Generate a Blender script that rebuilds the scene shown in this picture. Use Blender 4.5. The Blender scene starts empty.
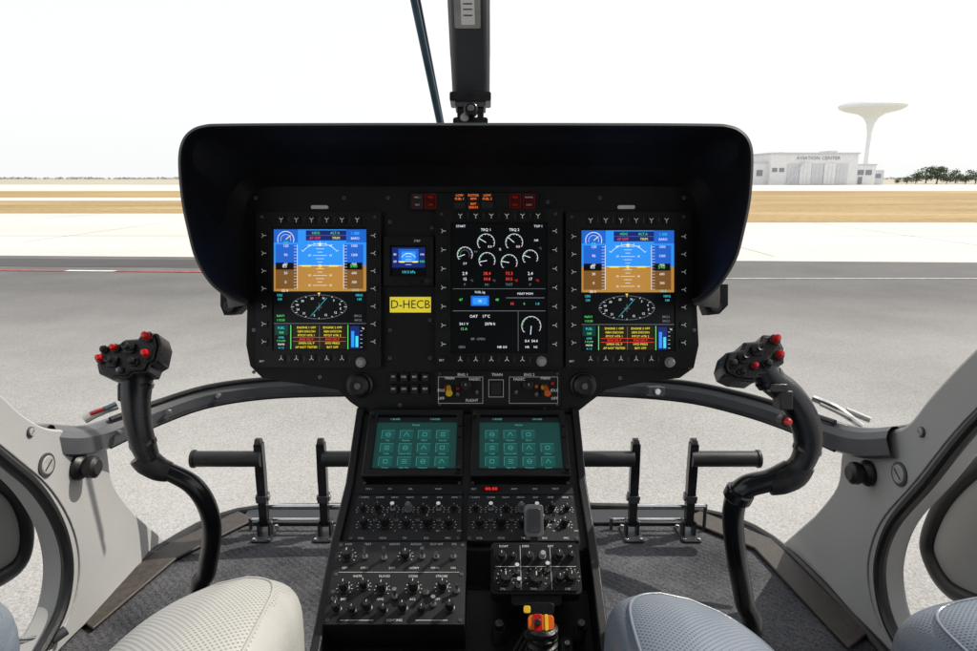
import bpy, math, random
from mathutils import Vector, Matrix
random.seed(7)
scene=bpy.context.scene
COL=scene.collection
scene.view_settings.view_transform='Standard'
scene.view_settings.look='None'
scene.view_settings.exposure=0
# ------------------------------------------------------------------ camera
FP=680.0; CX=488.5; CY=325.5
TH=math.atan((CY-178)/FP)
C=Vector((0,0,1.62)); FL=0.67
R=Vector((1,0,0)); U=Vector((0,math.sin(TH),math.cos(TH))); FW=Vector((0,math.cos(TH),-math.sin(TH)))
def P(px,py,d): return C+FW*d+R*((px-CX)*d/FP)+U*((CY-py)*d/FP)
def ray(px,py): return FW+R*((px-CX)/FP)+U*((CY-py)/FP)
def onplane(px,py,o,n):
    r=ray(px,py); return C+r*((o-C).dot(n)/r.dot(n))
def onz(px,py,z): return onplane(px,py,Vector((0,0,z)),Vector((0,0,1)))
def onx(px,py,x): return onplane(px,py,Vector((x,0,0)),Vector((1,0,0)))
cam=bpy.data.cameras.new("camera"); co=bpy.data.objects.new("camera",cam); COL.objects.link(co)
cam.sensor_width=36; cam.lens=FP/977*36; cam.clip_start=0.05; cam.clip_end=9000
co.location=C; co.rotation_euler=(math.pi/2-TH,0,0); scene.camera=co
AX=-0.033
# ------------------------------------------------------------------ materials
M={}
def mat(name,col,rough=.5,metal=0,noise=None,amt=.2,bump=0,bscale=None,emit=0,spec=.5,coat=0):
    m=bpy.data.materials.new(name); m.use_nodes=True; nt=m.node_tree; b=nt.nodes["Principled BSDF"]
    c=tuple(col)+(1,)
    b.inputs["Base Color"].default_value=c; b.inputs["Roughness"].default_value=rough; b.inputs["Metallic"].default_value=metal
    b.inputs["Specular IOR Level"].default_value=spec; b.inputs["Coat Weight"].default_value=coat
    if emit:
        b.inputs["Emission Color"].default_value=c; b.inputs["Emission Strength"].default_value=emit
    tc=nt.nodes.new("ShaderNodeTexCoord")
    if noise:
        n=nt.nodes.new("ShaderNodeTexNoise"); n.inputs["Scale"].default_value=noise; n.inputs["Detail"].default_value=6
        nt.links.new(tc.outputs["Object"],n.inputs["Vector"])
        r=nt.nodes.new("ShaderNodeMapRange"); r.inputs[1].default_value=.3; r.inputs[2].default_value=.7; r.inputs[3].default_value=1-amt; r.inputs[4].default_value=1+amt
        nt.links.new(n.outputs["Fac"],r.inputs[0])
        mx=nt.nodes.new("ShaderNodeVectorMath"); mx.operation='SCALE'; mx.inputs[0].default_value=col
        nt.links.new(r.outputs[0],mx.inputs["Scale"]); nt.links.new(mx.outputs[0],b.inputs["Base Color"])
        r2=nt.nodes.new("ShaderNodeMapRange"); r2.inputs[1].default_value=.3; r2.inputs[2].default_value=.7; r2.inputs[3].default_value=max(0,rough-.1); r2.inputs[4].default_value=min(1,rough+.1)
        nt.links.new(n.outputs["Fac"],r2.inputs[0]); nt.links.new(r2.outputs[0],b.inputs["Roughness"])
    if bump:
        n=nt.nodes.new("ShaderNodeTexNoise"); n.inputs["Scale"].default_value=bscale or 300; n.inputs["Detail"].default_value=3
        nt.links.new(tc.outputs["Object"],n.inputs["Vector"])
        bp=nt.nodes.new("ShaderNodeBump"); bp.inputs["Strength"].default_value=bump; bp.inputs["Distance"].default_value=.002
        nt.links.new(n.outputs["Fac"],bp.inputs["Height"]); nt.links.new(bp.outputs[0],b.inputs["Normal"])
    M[name]=m; return m
mat("hood_black",(.0045,.005,.007),.55,0,8,.3,.35,500,spec=.25)
mat("panel_black",(.006,.0065,.008),.5,0,12,.25,.2,700,spec=.3)
mat("bezel_black",(.005,.0055,.0065),.42,0,20,.25,.15,800,spec=.35)
mat("console_black",(.008,.0085,.010),.40,0,10,.3,.2,700,spec=.4)
mat("plate_grey",(.013,.014,.016),.40,0,14,.25,.15,700,spec=.4)
mat("rubber",(.007,.007,.008),.42,0,30,.3,.3,400,spec=.5)
mat("grip_black",(.007,.008,.010),.24,0,25,.25,.25,600)
mat("tube_black",(.008,.0085,.010),.22,0,20,.3)
mat("metal",(.60,.60,.60),.22,1,40,.15)
mat("steel_dark",(.06,.063,.07),.38,.4,20,.25)
mat("lever_grey",(.13,.135,.145),.38,0,30,.15)
mat("frame_grey",(.075,.078,.085),.34,0,6,.25,.2,300)
mat("post_grey",(.045,.048,.055),.36,0,6,.25,.2,300)
mat("pillar",(.33,.33,.325),.5,0,3,.10,.25,500)
mat("white",(.75,.75,.74),.5)
mat("mark",(.70,.70,.68),.6,emit=.22)
mat("mark2",(.58,.58,.56),.6,emit=.08)
mat("knob_grey",(.30,.30,.29),.45,0,40,.2)
mat("red",(.50,.008,.010),.25,coat=.4)
mat("red_dark",(.20,.008,.008),.3)
mat("orange",(.70,.13,.01),.4)
mat("yellow",(.80,.50,.02),.45,0,30,.1)
mat("yellow_label_glow",(.90,.74,.04),.5,emit=.45)  # added glow brightens the placard in the hood's shade; it is no lamp
mat("ink",(.01,.01,.01),.6)
mat("screw",(.20,.20,.21),.32,.8)
mat("brown_trim",(.038,.030,.025),.6,0,60,.4,.5,250)
mat("ceiling",(.18,.18,.18),.8,0,5,.1)
def glow(name,col,s): mat("e_"+name,col,.3,emit=s,spec=.3)
glow("black",(.002,.003,.004),.3); glow("blue",(.025,.25,.76),1.0); glow("blue2",(.012,.11,.52),1.0)
glow("brown",(.40,.20,.04),1.0); glow("brown2",(.20,.09,.02),.8); glow("white",(.75,.8,.85),.95); glow("dim",(.22,.25,.28),.6)
glow("block",(.016,.010,.003),.8)
glow("cyan",(.05,.65,.75),.9); glow("green",(.1,.7,.15),.9); glow("red",(.9,.04,.03),1.1); glow("yellow",(.85,.72,.06),1.0)
glow("orange",(.9,.16,.02),1.2); glow("teal",(.003,.050,.044),.5); glow("teal2",(.004,.085,.076),.5); glow("tealtx",(.08,.38,.32),.7); glow("navy",(.008,.02,.16),.8)
glow("fire",(.035,.002,.002),.35);glow("firetx",(.32,.01,.01),.6)
# carpet
m=mat("carpet",(.05,.052,.058),.95,spec=.15)
nt=m.node_tree;b=nt.nodes["Principled BSDF"];tc=nt.nodes.new("ShaderNodeTexCoord")
n=nt.nodes.new("ShaderNodeTexNoise");n.inputs["Scale"].default_value=260;n.inputs["Detail"].default_value=2
n2=nt.nodes.new("ShaderNodeTexNoise");n2.inputs["Scale"].default_value=5;n2.inputs["Detail"].default_value=5
w=nt.nodes.new("ShaderNodeTexWave");w.inputs["Scale"].default_value=28;w.inputs["Distortion"].default_value=1.0;w.bands_direction='DIAGONAL'
for q in(n,n2,w): nt.links.new(tc.outputs["Object"],q.inputs["Vector"])
ad=nt.nodes.new("ShaderNodeMath");ad.operation='MULTIPLY';nt.links.new(n.outputs["Fac"],ad.inputs[0]);nt.links.new(n2.outputs["Fac"],ad.inputs[1])
ad2=nt.nodes.new("ShaderNodeMath");ad2.operation='MULTIPLY_ADD';ad2.inputs[1].default_value=.04;nt.links.new(w.outputs["Fac"],ad2.inputs[0]);nt.links.new(ad.outputs[0],ad2.inputs[2])
cr=nt.nodes.new("ShaderNodeValToRGB");cr.color_ramp.elements[0].position=.12;cr.color_ramp.elements[0].color=(.012,.013,.016,1);cr.color_ramp.elements[1].position=.46;cr.color_ramp.elements[1].color=(.112,.112,.120,1)
nt.links.new(ad2.outputs[0],cr.inputs[0]);nt.links.new(cr.outputs[0],b.inputs["Base Color"])
bp=nt.nodes.new("ShaderNodeBump");bp.inputs["Strength"].default_value=.5;bp.inputs["Distance"].default_value=.003;nt.links.new(n.outputs["Fac"],bp.inputs["Height"]);nt.links.new(bp.outputs[0],b.inputs["Normal"])
# leather with perforation
def leather(name,base,dot):
    m=mat(name,base,.40);nt=m.node_tree;b=nt.nodes["Principled BSDF"];tc=nt.nodes.new("ShaderNodeTexCoord")
    mp=nt.nodes.new("ShaderNodeMapping");mp.inputs["Rotation"].default_value=(0,0,math.radians(45))
    mp.inputs["Scale"].default_value=(1,1,.0)
    nt.links.new(tc.outputs["Object"],mp.inputs["Vector"])
    v=nt.nodes.new("ShaderNodeTexVoronoi");v.inputs["Scale"].default_value=235;v.inputs["Randomness"].default_value=0
    nt.links.new(mp.outputs[0],v.inputs["Vector"])
    r=nt.nodes.new("ShaderNodeMapRange");r.inputs[1].default_value=.16;r.inputs[2].default_value=.40;nt.links.new(v.outputs["Distance"],r.inputs[0])
    mx=nt.nodes.new("ShaderNodeMix");mx.data_type='RGBA';mx.inputs[6].default_value=dot+(1,);mx.inputs[7].default_value=base+(1,)
    nt.links.new(r.outputs[0],mx.inputs[0])
    nt.links.new(mx.outputs[2],b.inputs["Base Color"])
    nz=nt.nodes.new("ShaderNodeTexNoise");nz.inputs["Scale"].default_value=60;nt.links.new(tc.outputs["Object"],nz.inputs["Vector"])
    a=nt.nodes.new("ShaderNodeMath");a.operation='MULTIPLY_ADD';a.inputs[1].default_value=.5;nt.links.new(nz.outputs["Fac"],a.inputs[0]);nt.links.new(r.outputs[0],a.inputs[2])
    bp=nt.nodes.new("ShaderNodeBump");bp.inputs["Strength"].default_value=.3;bp.inputs["Distance"].default_value=.0012;nt.links.new(a.outputs[0],bp.inputs["Height"]);nt.links.new(bp.outputs[0],b.inputs["Normal"])
leather("leather",(.42,.42,.40),(.23,.23,.22));mat("leather_plain",(.40,.40,.38),.38,0,12,.06,.3,260)
leather("leather_blue",(.17,.20,.245),(.085,.105,.14));mat("leather_blue_plain",(.15,.18,.22),.36,0,12,.08,.3,260)  # grey leather with the bluish light mixed into its colour
# ------------------------------------------------------------------ geometry collector
class Fr:
    def __init__(s,o,u,v,n=None):
        s.o=o;s.u=u.normalized();s.v=v.normalized();s.n=(n or s.u.cross(s.v)).normalized()
    def W(s,a,b,h=0): return s.o+s.u*a+s.v*b+s.n*h
    def L(s,px,py):
        w=onplane(px,py,s.o,s.n)-s.o; return w.dot(s.u),w.dot(s.v)
    def at(s,a,b,h=0): return Fr(s.W(a,b,h),s.u,s.v,s.n)
WF=Fr(Vector((0,0,0)),Vector((1,0,0)),Vector((0,1,0)))
_tx={}
def textgeo(t):
    if t in _tx: return _tx[t]
    cu=bpy.data.curves.new("t",'FONT');cu.body=t;cu.size=1;cu.resolution_u=2;cu.align_x='CENTER';cu.align_y='CENTER'
    ob=bpy.data.objects.new("t",cu);COL.objects.link(ob)
    dg=bpy.context.evaluated_depsgraph_get();me=bpy.data.meshes.new_from_object(ob.evaluated_get(dg))
    g=([v.co.copy() for v in me.vertices],[tuple(p.vertices) for p in me.polygons])
    bpy.data.objects.remove(ob);bpy.data.curves.remove(cu);bpy.data.meshes.remove(me)
    _tx[t]=g;return g
class G:
    def __init__(s): s.v=[];s.f=[];s.m=[];s.mats=[]
    def mi(s,m):
        if m not in s.mats:s.mats.append(m)
        return s.mats.index(m)
    def add(s,vs,fs,m):
        o=len(s.v);s.v+=[Vector(x) for x in vs];k=s.mi(m)
        for f in fs:s.f.append(tuple(i+o for i in f));s.m.append(k)
    def poly(s,F,pts,h0,h1,m):
        n=len(pts);A=sum(pts[i][0]*pts[(i+1)%n][1]-pts[(i+1)%n][0]*pts[i][1] for i in range(n))
        if A<0:pts=pts[::-1]
        vs=[F.W(a,b,h0) for a,b in pts]+[F.W(a,b,h1) for a,b in pts]
        fs=[tuple(range(n))[::-1],tuple(range(n,2*n))]+[(i,(i+1)%n,(i+1)%n+n,i+n) for i in range(n)]
        s.add(vs,fs,m)
    def box(s,F,a0,b0,a1,b1,h0,h1,m): s.poly(F,[(a0,b0),(a1,b0),(a1,b1),(a0,b1)],h0,h1,m)
    def rbox(s,F,a0,b0,a1,b1,h0,h1,r,m):
        pts=[]
        for cx,cy,t in((a1-r,b1-r,0),(a0+r,b1-r,90),(a0+r,b0+r,180),(a1-r,b0+r,270)):
            for k in range(5):
                q=math.radians(t+k*22.5);pts.append((cx+r*math.cos(q),cy+r*math.sin(q)))
        s.poly(F,pts,h0,h1,m)
    def ringbox(s,F,o,i,h0,h1,m):
        O=[(o[0],o[1]),(o[2],o[1]),(o[2],o[3]),(o[0],o[3])];I=[(i[0],i[1]),(i[2],i[1]),(i[2],i[3]),(i[0],i[3])]
        vs=[F.W(a,b,h0) for a,b in O]+[F.W(a,b,h1) for a,b in O]+[F.W(a,b,h0) for a,b in I]+[F.W(a,b,h1) for a,b in I]
        fs=[]
        for k in range(4):
            j=(k+1)%4
            fs+=[(k,j,j+4,k+4),(k+4,j+4,j+12,k+12),(k+12,j+12,j+8,k+8),(k,k+8,j+8,j)]
        s.add(vs,fs,m)
    def lathe(s,F,prof,seg,m,a=0,b=0,cap=True):
        vs=[];fs=[]
        for r,h in prof:
            for k in range(seg):
                q=2*math.pi*k/seg;vs.append(F.W(a+r*math.cos(q),b+r*math.sin(q),h))
        for i in range(len(prof)-1):
            for k in range(seg):
                j=(k+1)%seg;fs.append((i*seg+k,i*seg+j,(i+1)*seg+j,(i+1)*seg+k))
        if cap:
            fs.append(tuple(range(seg))[::-1]);n=(len(prof)-1)*seg;fs.append(tuple(range(n,n+seg)))
        s.add(vs,fs,m)
    def cyl(s,F,r,h0,h1,m,a=0,b=0,seg=20,r1=None,ch=None):
        r1=r if r1 is None else r1;ch=min(r1,abs(h1-h0))*.15 if ch is None else ch
        s.lathe(F,[(r,h0),(r1,h1-ch),(r1-ch,h1)],seg,m,a,b)
    def tube(s,pts,rad,seg,m,sm=6,up=None,sq=1.0):
        if sm>1:
            n=len(pts);pp=[];rr=[]
            for i in range(n-1):
                p0=pts[max(i-1,0)];p1=pts[i];p2=pts[i+1];p3=pts[min(i+2,n-1)]
                for k in range(sm):
                    t=k/sm;pp.append(.5*((2*p1)+(p2-p0)*t+(2*p0-5*p1+4*p2-p3)*t*t+(3*p1-p0-3*p2+p3)*t**3))
                    rr.append(rad[i]*(1-t)+rad[i+1]*t)
            pp.append(pts[-1]);rr.append(rad[-1])
        else:pp=pts;rr=rad
        up=up or Vector((0,-1,.2));vs=[];fs=[];n=len(pp)
        for i in range(n):
            t=(pp[min(i+1,n-1)]-pp[max(i-1,0)]).normalized();x=t.cross(up).normalized();y=x.cross(t).normalized()
            for k in range(seg):
                q=2*math.pi*k/seg;vs.append(pp[i]+x*rr[i]*math.cos(q)+y*rr[i]*sq*math.sin(q))
        for i in range(n-1):
            for k in range(seg):
                j=(k+1)%seg;fs.append((i*seg+k,i*seg+j,(i+1)*seg+j,(i+1)*seg+k))
        fs.append(tuple(range(seg))[::-1]);fs.append(tuple(range((n-1)*seg,n*seg)));s.add(vs,fs,m)
    def rod(s,p,q,r,m,seg=12): s.tube([p,q],[r,r],seg,m,1)
    def rect(s,F,a0,b0,a1,b1,h,m): s.add([F.W(a0,b0,h),F.W(a1,b0,h),F.W(a1,b1,h),F.W(a0,b1,h)],[(0,1,2,3)],m)
    def line(s,F,a0,b0,a1,b1,w,h,m):
        d=Vector((a1-a0,b1-b0));L=d.length
        if L<1e-9:return
        d/=L;x=-d.y*w/2;y=d.x*w/2
        s.add([F.W(a0-x,b0-y,h),F.W(a1-x,b1-y,h),F.W(a1+x,b1+y,h),F.W(a0+x,b0+y,h)],[(0,1,2,3)],m)
    def arc(s,F,a,b,r,w,h,m,t0=0,t1=360,ry=None,seg=28):
        ry=ry or r;vs=[];fs=[]
        for k in range(seg+1):
            q=math.radians(t0+(t1-t0)*k/seg);c,d=math.cos(q),math.sin(q)
            vs+=[F.W(a+(r-w/2)*c,b+(ry-w/2)*d,h),F.W(a+(r+w/2)*c,b+(ry+w/2)*d,h)]
            if k<seg:fs.append((2*k,2*k+1,2*k+3,2*k+2))
        s.add(vs,fs,m)
    def text(s,F,a,b,h,size,t,m,sx=1):
        vs,fs=textgeo(t);s.add([F.W(a+v.x*size*sx,b+v.y*size,h) for v in vs],fs,m)
WL={}
def empty(name,loc,label,cat,group=None,parent=None):
    o=bpy.data.objects.new(name,None);COL.objects.link(o);o.empty_display_size=.05
    WL[o.name]=Vector(loc)
    if parent:o.parent=parent;o.location=Vector(loc)-WL[parent.name]
    else:
        o.location=loc;o["label"]=label;o["category"]=cat
        if group:o["group"]=group
    return o
def mk(name,g,parent=None,bevel=0,label=None,cat=None,kind=None,group=None,sub=0,flat=False,origin=None,mesh=None,sharp=32):
    if mesh is None:
        me=bpy.data.meshes.new(name)
        if origin is None:
            lo=[min(v[i] for v in g.v) for i in range(3)];hi=[max(v[i] for v in g.v) for i in range(3)]
            origin=Vector([(lo[i]+hi[i])/2 for i in range(3)])
        me.from_pydata([tuple(v-origin) for v in g.v],[],g.f)
        for m in g.mats:me.materials.append(M[m])
        me.polygons.foreach_set("material_index",g.m)
        if not flat:
            me.polygons.foreach_set("use_smooth",[True]*len(me.polygons));me.update()
            me.set_sharp_from_angle(angle=math.radians(sharp))
        me.update()
    else: me=mesh
    o=bpy.data.objects.new(name,me);COL.objects.link(o);WL[o.name]=Vector(origin)
    if parent:o.parent=parent;o.location=Vector(origin)-WL[parent.name]
    else:o.location=origin
    if bevel:
        b=o.modifiers.new("bevel",'BEVEL');b.width=bevel;b.segments=2;b.limit_method='ANGLE';b.angle_limit=math.radians(40);b.harden_normals=False
    if label:o["label"]=label
    if cat:o["category"]=cat
    if kind:o["kind"]=kind
    if group:o["group"]=group
    return o
def catm(pts,sm):
    out=[];n=len(pts)
    for i in range(n-1):
        p0=Vector(pts[max(i-1,0)]);p1=Vector(pts[i]);p2=Vector(pts[i+1]);p3=Vector(pts[min(i+2,n-1)])
        for k in range(sm):
            t=k/sm;out.append(.5*((2*p1)+(p2-p0)*t+(2*p0-5*p1+4*p2-p3)*t*t+(3*p1-p0-3*p2+p3)*t**3))
    out.append(Vector(pts[-1]));return out
# ================================================================== INSTRUMENT PANEL
S=1.09/FP
PF=Fr(P(CX,CY,1.09),R,U,-FW)
def pl(x,y): return ((x-CX)*S,(CY-y)*S)
panel=empty("instrument_panel",P(470,412,1.09),"black hooded instrument panel with three lit colour displays","instrument panel")
# hood
fo=[(246,305),(230,299),(210,284),(195,259),(187,230),(181,200),(178,165),(180,145),(188,132),(203,125),(232,123.5),(350,123),(466,123),(582,123),(700,123.5),(729,125),(744,132),(752,145),(753.5,165),(751,200),(745,230),(737,259),(722,284),(706,299),(694,305)]
bo=[(250,304),(249,298),(248,286),(247,265),(247,240),(247,220),(248,206),(251,198),(257,192),(268,189),(290,188),(370,188),(470,188),(570,188),(652,188),(676,189),(686,192),(692,198),(695,206),(696,220),(697,240),(698,265),(698,286),(698,298),(697,304)]
fo=catm([Vector(p) for p in fo],5);bo=catm([Vector(p) for p in bo],5)
cen=Vector((468,235))
def off(lst,k):
    o=[]
    for i,p in enumerate(lst):
        t=(lst[min(i+1,len(lst)-1)]-lst[max(i-1,0)]).normalized();nn=Vector((-t.y,t.x))
        if nn.dot(cen-p)<0:nn=-nn
        o.append(p+nn*k)
    return o
g=G()
out=[(697,306),(699,345),(694,368),(680,378),(640,383),(606,390),(590,402),(576,413),(366,413),(350,402),(338,390),(300,384),(262,378),(250,366),(246,345),(247,306)]
g.poly(PF,[pl(p.x,p.y) for p in off(bo,-4)]+[pl(*p) for p in out],-.03,0,"panel_black")
mk("panel_face",g,panel,bevel=.002)
g=G()
layers=[(off(bo,-9),1.125),(off(bo,-22),1.05),(fo,.955),(off(fo,.4),.945),(off(fo,2.5),.940),(off(fo,5),.944),(off(fo,6),.952)]
for k in(.15,.35,.6,.8,.92,1):
    q=[a.lerp(b,k*k*.35+k*.65) for a,b in zip(off(fo,6.5),off(bo,0))];layers.append((q,.955+(1.0925-.955)*k))
n=len(fo);vs=[];fs=[]
for pts,d in layers:
    for p in pts:vs.append(P(p.x,p.y,d))
for i in range(len(layers)-1):
    for k in range(n-1):fs.append((i*n+k,i*n+k+1,(i+1)*n+k+1,(i+1)*n+k))
fs.append(tuple(i*n for i in range(len(layers))));fs.append(tuple(i*n+n-1 for i in range(len(layers)))[::-1])
g.add(vs,fs,"hood_black");mk("glare_hood",g,panel,sharp=50)
for sx,xx in((-1,233),(1,712)):
    g=G();F=Fr(P(xx,303,1.10),R,U,-FW)
    g.poly(F,[(-.016,.03),(.022,.03),(.022,-.004),(.008,-.018),(-.010,-.020),(-.016,-.005)],-.02,.012,"panel_black")
    g.cyl(F,.009,.012,.018,"rubber",0,-.006)
    mk("hood_bracket",g,panel,bevel=.002)
def yicon(g,F,a,b,ang,m="mark",s=.0046,h=.0005):
    for q,l in((ang,1.0),(ang+130,.9),(ang-130,.9)):
        q=math.radians(q);g.line(F,a,b,a+math.cos(q)*s*l,b+math.sin(q)*s*l,.00085,h,m)
KEY={}
def key(parent,F,a,b,h,w,hh,mt="bezel_black",icon=None,name="button"):
    k=(tuple(F.n),w,hh,mt,icon)
    if k not in KEY:
        g=G();K=Fr(Vector((0,0,0)),F.u,F.v,F.n)
        g.rbox(K,-w/2,-hh/2,w/2,hh/2,0,.0022,min(w,hh)*.2,mt)
        if icon is not None:yicon(g,K,0,0,icon,h=.0025)
        o=mk(name,g,parent,origin=Vector((0,0,0)));KEY[k]=o.data;o.location=F.W(a,b,h)-WL[parent.name];return o
    return mk(name,None,parent,origin=F.W(a,b,h),mesh=KEY[k])
def knob(parent,F,a,b,h,r,l,mt="rubber",mark=True,name="knob",flut=True):
    k=("k",tuple(F.n),r,l,mt,mark,flut)
    if k not in KEY:
        g=G();K=Fr(Vector((0,0,0)),F.u,F.v,F.n)
        g.lathe(K,[(r*1.25,0),(r*1.25,l*.12),(r*1.0,l*.16),(r*.92,l*.9),(r*.78,l)],24,mt)
        if flut:
            for i in range(10):
                q=i*math.pi/5;g.box(K.at(r*.95*math.cos(q),r*.95*math.sin(q)),-r*.1,-r*.1,r*.1,r*.1,l*.2,l*.85,mt)
        if mark:g.line(K,0,r*.15,0,r*.72,r*.14,l+.0003,"mark2")
        o=mk(name,g,parent,origin=Vector((0,0,0)));KEY[k]=o.data;o.location=F.W(a,b,h)-WL[parent.name];return o
    return mk(name,None,parent,origin=F.W(a,b,h),mesh=KEY[k])
def screw(parent,F,a,b,h=0,r=.003):
    k=("s",tuple(F.n),r)
    if k not in KEY:
        g=G();K=Fr(Vector((0,0,0)),F.u,F.v,F.n);g.cyl(K,r,0,.0012,"screw",seg=12);g.line(K,-r*.7,0,r*.7,0,r*.3,.0013,"ink");g.line(K,0,-r*.7,0,r*.7,r*.3,.0014,"ink")
        o=mk("screw",g,parent,origin=Vector((0,0,0)));KEY[k]=o.data;o.location=F.W(a,b,h)-WL[parent.name];return o
    return mk("screw",None,parent,origin=F.W(a,b,h),mesh=KEY[k])
HB=.010
def unit(x0,y0,x1,y1,sx0,sy0,sx1,sy1,label):
    a0,b1=pl(x0,y0);a1,b0=pl(x1,y1);c0,d1=pl(sx0,sy0);c1,d0=pl(sx1,sy1)
    g=G();g.ringbox(PF,(a0,b0,a1,b1),(c0,d0,c1,d1),0.0005,HB,"bezel_black");e=.0006
    a,b=pl(x0+6,y1-6);g.text(PF,a,b,HB+e,.0045,"BRT","mark")
    for i in range(5):
        xx=sx0+(sx1-sx0)*(.1+.8*(i+.5)/5)
        for yy in((y0+sy0)/2,(y1+sy1)/2):
            a,b=pl(xx,yy);g.line(PF,a,b-.004,a,b+.004,.0005,HB+e,"screw")
    o=mk("display_unit",g,panel,bevel=.0015,label=label)
    nx=6
    for i in range(nx):
        xx=sx0+ (sx1-sx0)*(.1+.8*i/(nx-1))
        a,b=pl(xx,(y0+sy0)/2+.3);key(o,PF,a,b,HB,.0115,.0125,icon=-90)
        if i<5:
            a,b=pl(xx,(y1+sy1)/2-.5);key(o,PF,a,b,HB,.0115,.0125,icon=90)
    for i in range(7):
        yy=sy0+(sy1-sy0)*(.07+.86*i/6)
        a,b=pl((x0+sx0)/2,yy);key(o,PF,a,b,HB,.0125,.0115,icon=0)
        a,b=pl((x1+sx1)/2,yy);key(o,PF,a,b,HB,.0125,.0115,icon=180)
    a,b=pl(sx1-6,y1-5);knob(o,PF,a,b,HB,.0065,.011,"knob_grey",mark=False,flut=False)
    for xx in(x0+6,sx1+8):
        a,b=pl(xx,y0+5);screw(o,PF,a,b,HB,.0023)
    return o
TS=.80
def SX(g):
    H0=.006
    class D:
        def r(s,x0,y0,x1,y1,m,l=1): a0,b0=pl(x0,y1);a1,b1=pl(x1,y0);g.rect(PF,a0,b0,a1,b1,H0+l*.0002,m)
        def l(s,x0,y0,x1,y1,m="e_white",w=.4,l=4): a0,b0=pl(x0,y0);a1,b1=pl(x1,y1);g.line(PF,a0,b0,a1,b1,w*S,H0+l*.0002,m)
        def c(s,x,y,r,m="e_white",w=.5,t0=0,t1=360,ry=None,l=4): a,b=pl(x,y);g.arc(PF,a,b,r*S,w*S,H0+l*.0002,m,t0,t1,(ry*S if ry else None))
        def t(s,x,y,z,t,m="e_white",l=5): a,b=pl(x,y);g.text(PF,a,b,H0+l*.0002,z*S*TS,t,m)
        def p(s,pts,m,l=3):g.add([PF.W(*pl(*p),H0+l*.0002) for p in pts],[tuple(range(len(pts)))[::-1]],m)
    return D()
def pfd(u,dx,dy):
    g=G();D=SX(g)
    X=lambda x:x+dx
    Y=lambda y:y+dy
    D.r(274+dx,228+dy,368+dx,350+dy,"e_black",0)
    D.r(275+dx,230+dy,367+dx,266+dy,"e_blue",1);D.r(275+dx,266+dy,367+dx,291.5+dy,"e_brown",1)
    D.r(275+dx,230+dy,299+dx,243+dy,"e_blue2",2);D.r(X(347),Y(230),X(367),Y(243),"e_blue2",2)
    D.r(X(277),Y(245),X(298),Y(289),"e_brown2",2);D.r(X(277),Y(245),X(298),Y(266),"e_blue2",3)
    D.r(X(345),Y(245),X(364),Y(289),"e_brown2",2);D.r(X(345),Y(245),X(364),Y(266),"e_blue2",3)
    for i in range(15):
        y=Y(246.5+i*3);D.l(X(295),y,X(298),y,w=.3);D.l(X(345),y,X(348),y,w=.3)
        if i%3==0:D.t(X(287),y,4.6,str(120-i*10));D.t(X(355),y,4.2,str(15-i)+"00")
    D.l(X(298.5),Y(245),X(298.5),Y(289));D.l(X(344.5),Y(245),X(344.5),Y(289))
    D.r(X(277),Y(263),X(295),Y(270),"e_black",4);D.t(X(286),Y(266.5),6,"85");D.r(X(346),Y(263),X(363),Y(270),"e_black",4);D.t(X(354.5),Y(266.5),6,"540","e_green")
    for k in range(13):
        yy=246+k*3.3
        if abs(yy-266)<2:continue
        w=7 if k%3==0 else (4 if k%3==1 else 2.5)
        D.l(X(321-w),Y(yy),X(321+w),Y(yy),w=.35)
        if k%3==0:D.t(X(321-w-3.5),Y(yy),3.6,"10");D.t(X(321+w+3.5),Y(yy),3.6,"10")
    D.l(X(300),Y(266),X(343),Y(266),w=.5)
    D.c(X(321),Y(266),22,w=.45,t0=40,t1=140);D.p([(X(319),Y(244)),(X(323),Y(244)),(X(321),Y(247))],"e_yellow",4)
    for q in(40,60,75,90,105,120,140):
        q=math.radians(q);D.l(X(321+22*math.cos(q)),Y(266-22*math.sin(q)),X(321+24*math.cos(q)),Y(266-24*math.sin(q)))
    D.l(X(303),Y(266.5),X(312),Y(266.5),"e_yellow",1.1,5);D.l(X(330),Y(266.5),X(339),Y(266.5),"e_yellow",1.1,5);D.c(X(321),Y(266.5),1.2,"e_yellow",.8,l=5)
    D.r(X(307),Y(231),X(347),Y(241),"e_navy",2)
    D.l(X(307),Y(236),X(347),Y(236),"e_dim",.3)
    D.t(X(317),Y(233.7),4.4,"HDG","e_green");D.t(X(336),Y(233.7),4.4,"ALT.A","e_green");D.t(X(316),Y(238.8),4.4,"AP OFF","e_red");D.t(X(337),Y(238.8),4.4,"TRIM","e_yellow")
    D.c(X(287),Y(240),8,w=.6,t0=-20,t1=200);D.c(X(287),Y(240),5,w=.3,t0=-20,t1=200);D.l(X(287),Y(240),X(292),Y(236),"e_yellow",.7);D.t(X(287),Y(243),4,"5.8","e_green")
    D.t(X(356),Y(234),4.4,"1 200","e_cyan");D.t(X(356),Y(239),4,"BARO","e_white");D.t(X(356),Y(290.3),4.2,"1013","e_cyan");D.t(X(286),Y(291),4.2,"GS 0")
    RX,RY=27.5,11.8
    for i in range(36):
        q=math.radians(i*10);k=.95 if i%3 else .90
        D.l(X(320+RX*k*math.cos(q)),Y(307+RY*k*math.sin(q)),X(320+RX*math.cos(q)),Y(307+RY*math.sin(q)),"e_white" if i%3==0 else "e_dim",w=.4)
    D.c(X(320),Y(307),RX+.2,"e_dim",w=.3,ry=RY+.2)
    for i,t in enumerate(("N","3","6","E","12","15","S","21","24","W","30","33")):
        q=math.radians(-90+i*30+12);D.t(X(320+22*math.cos(q)),Y(307+8.6*math.sin(q)),3.8,t)
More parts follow.
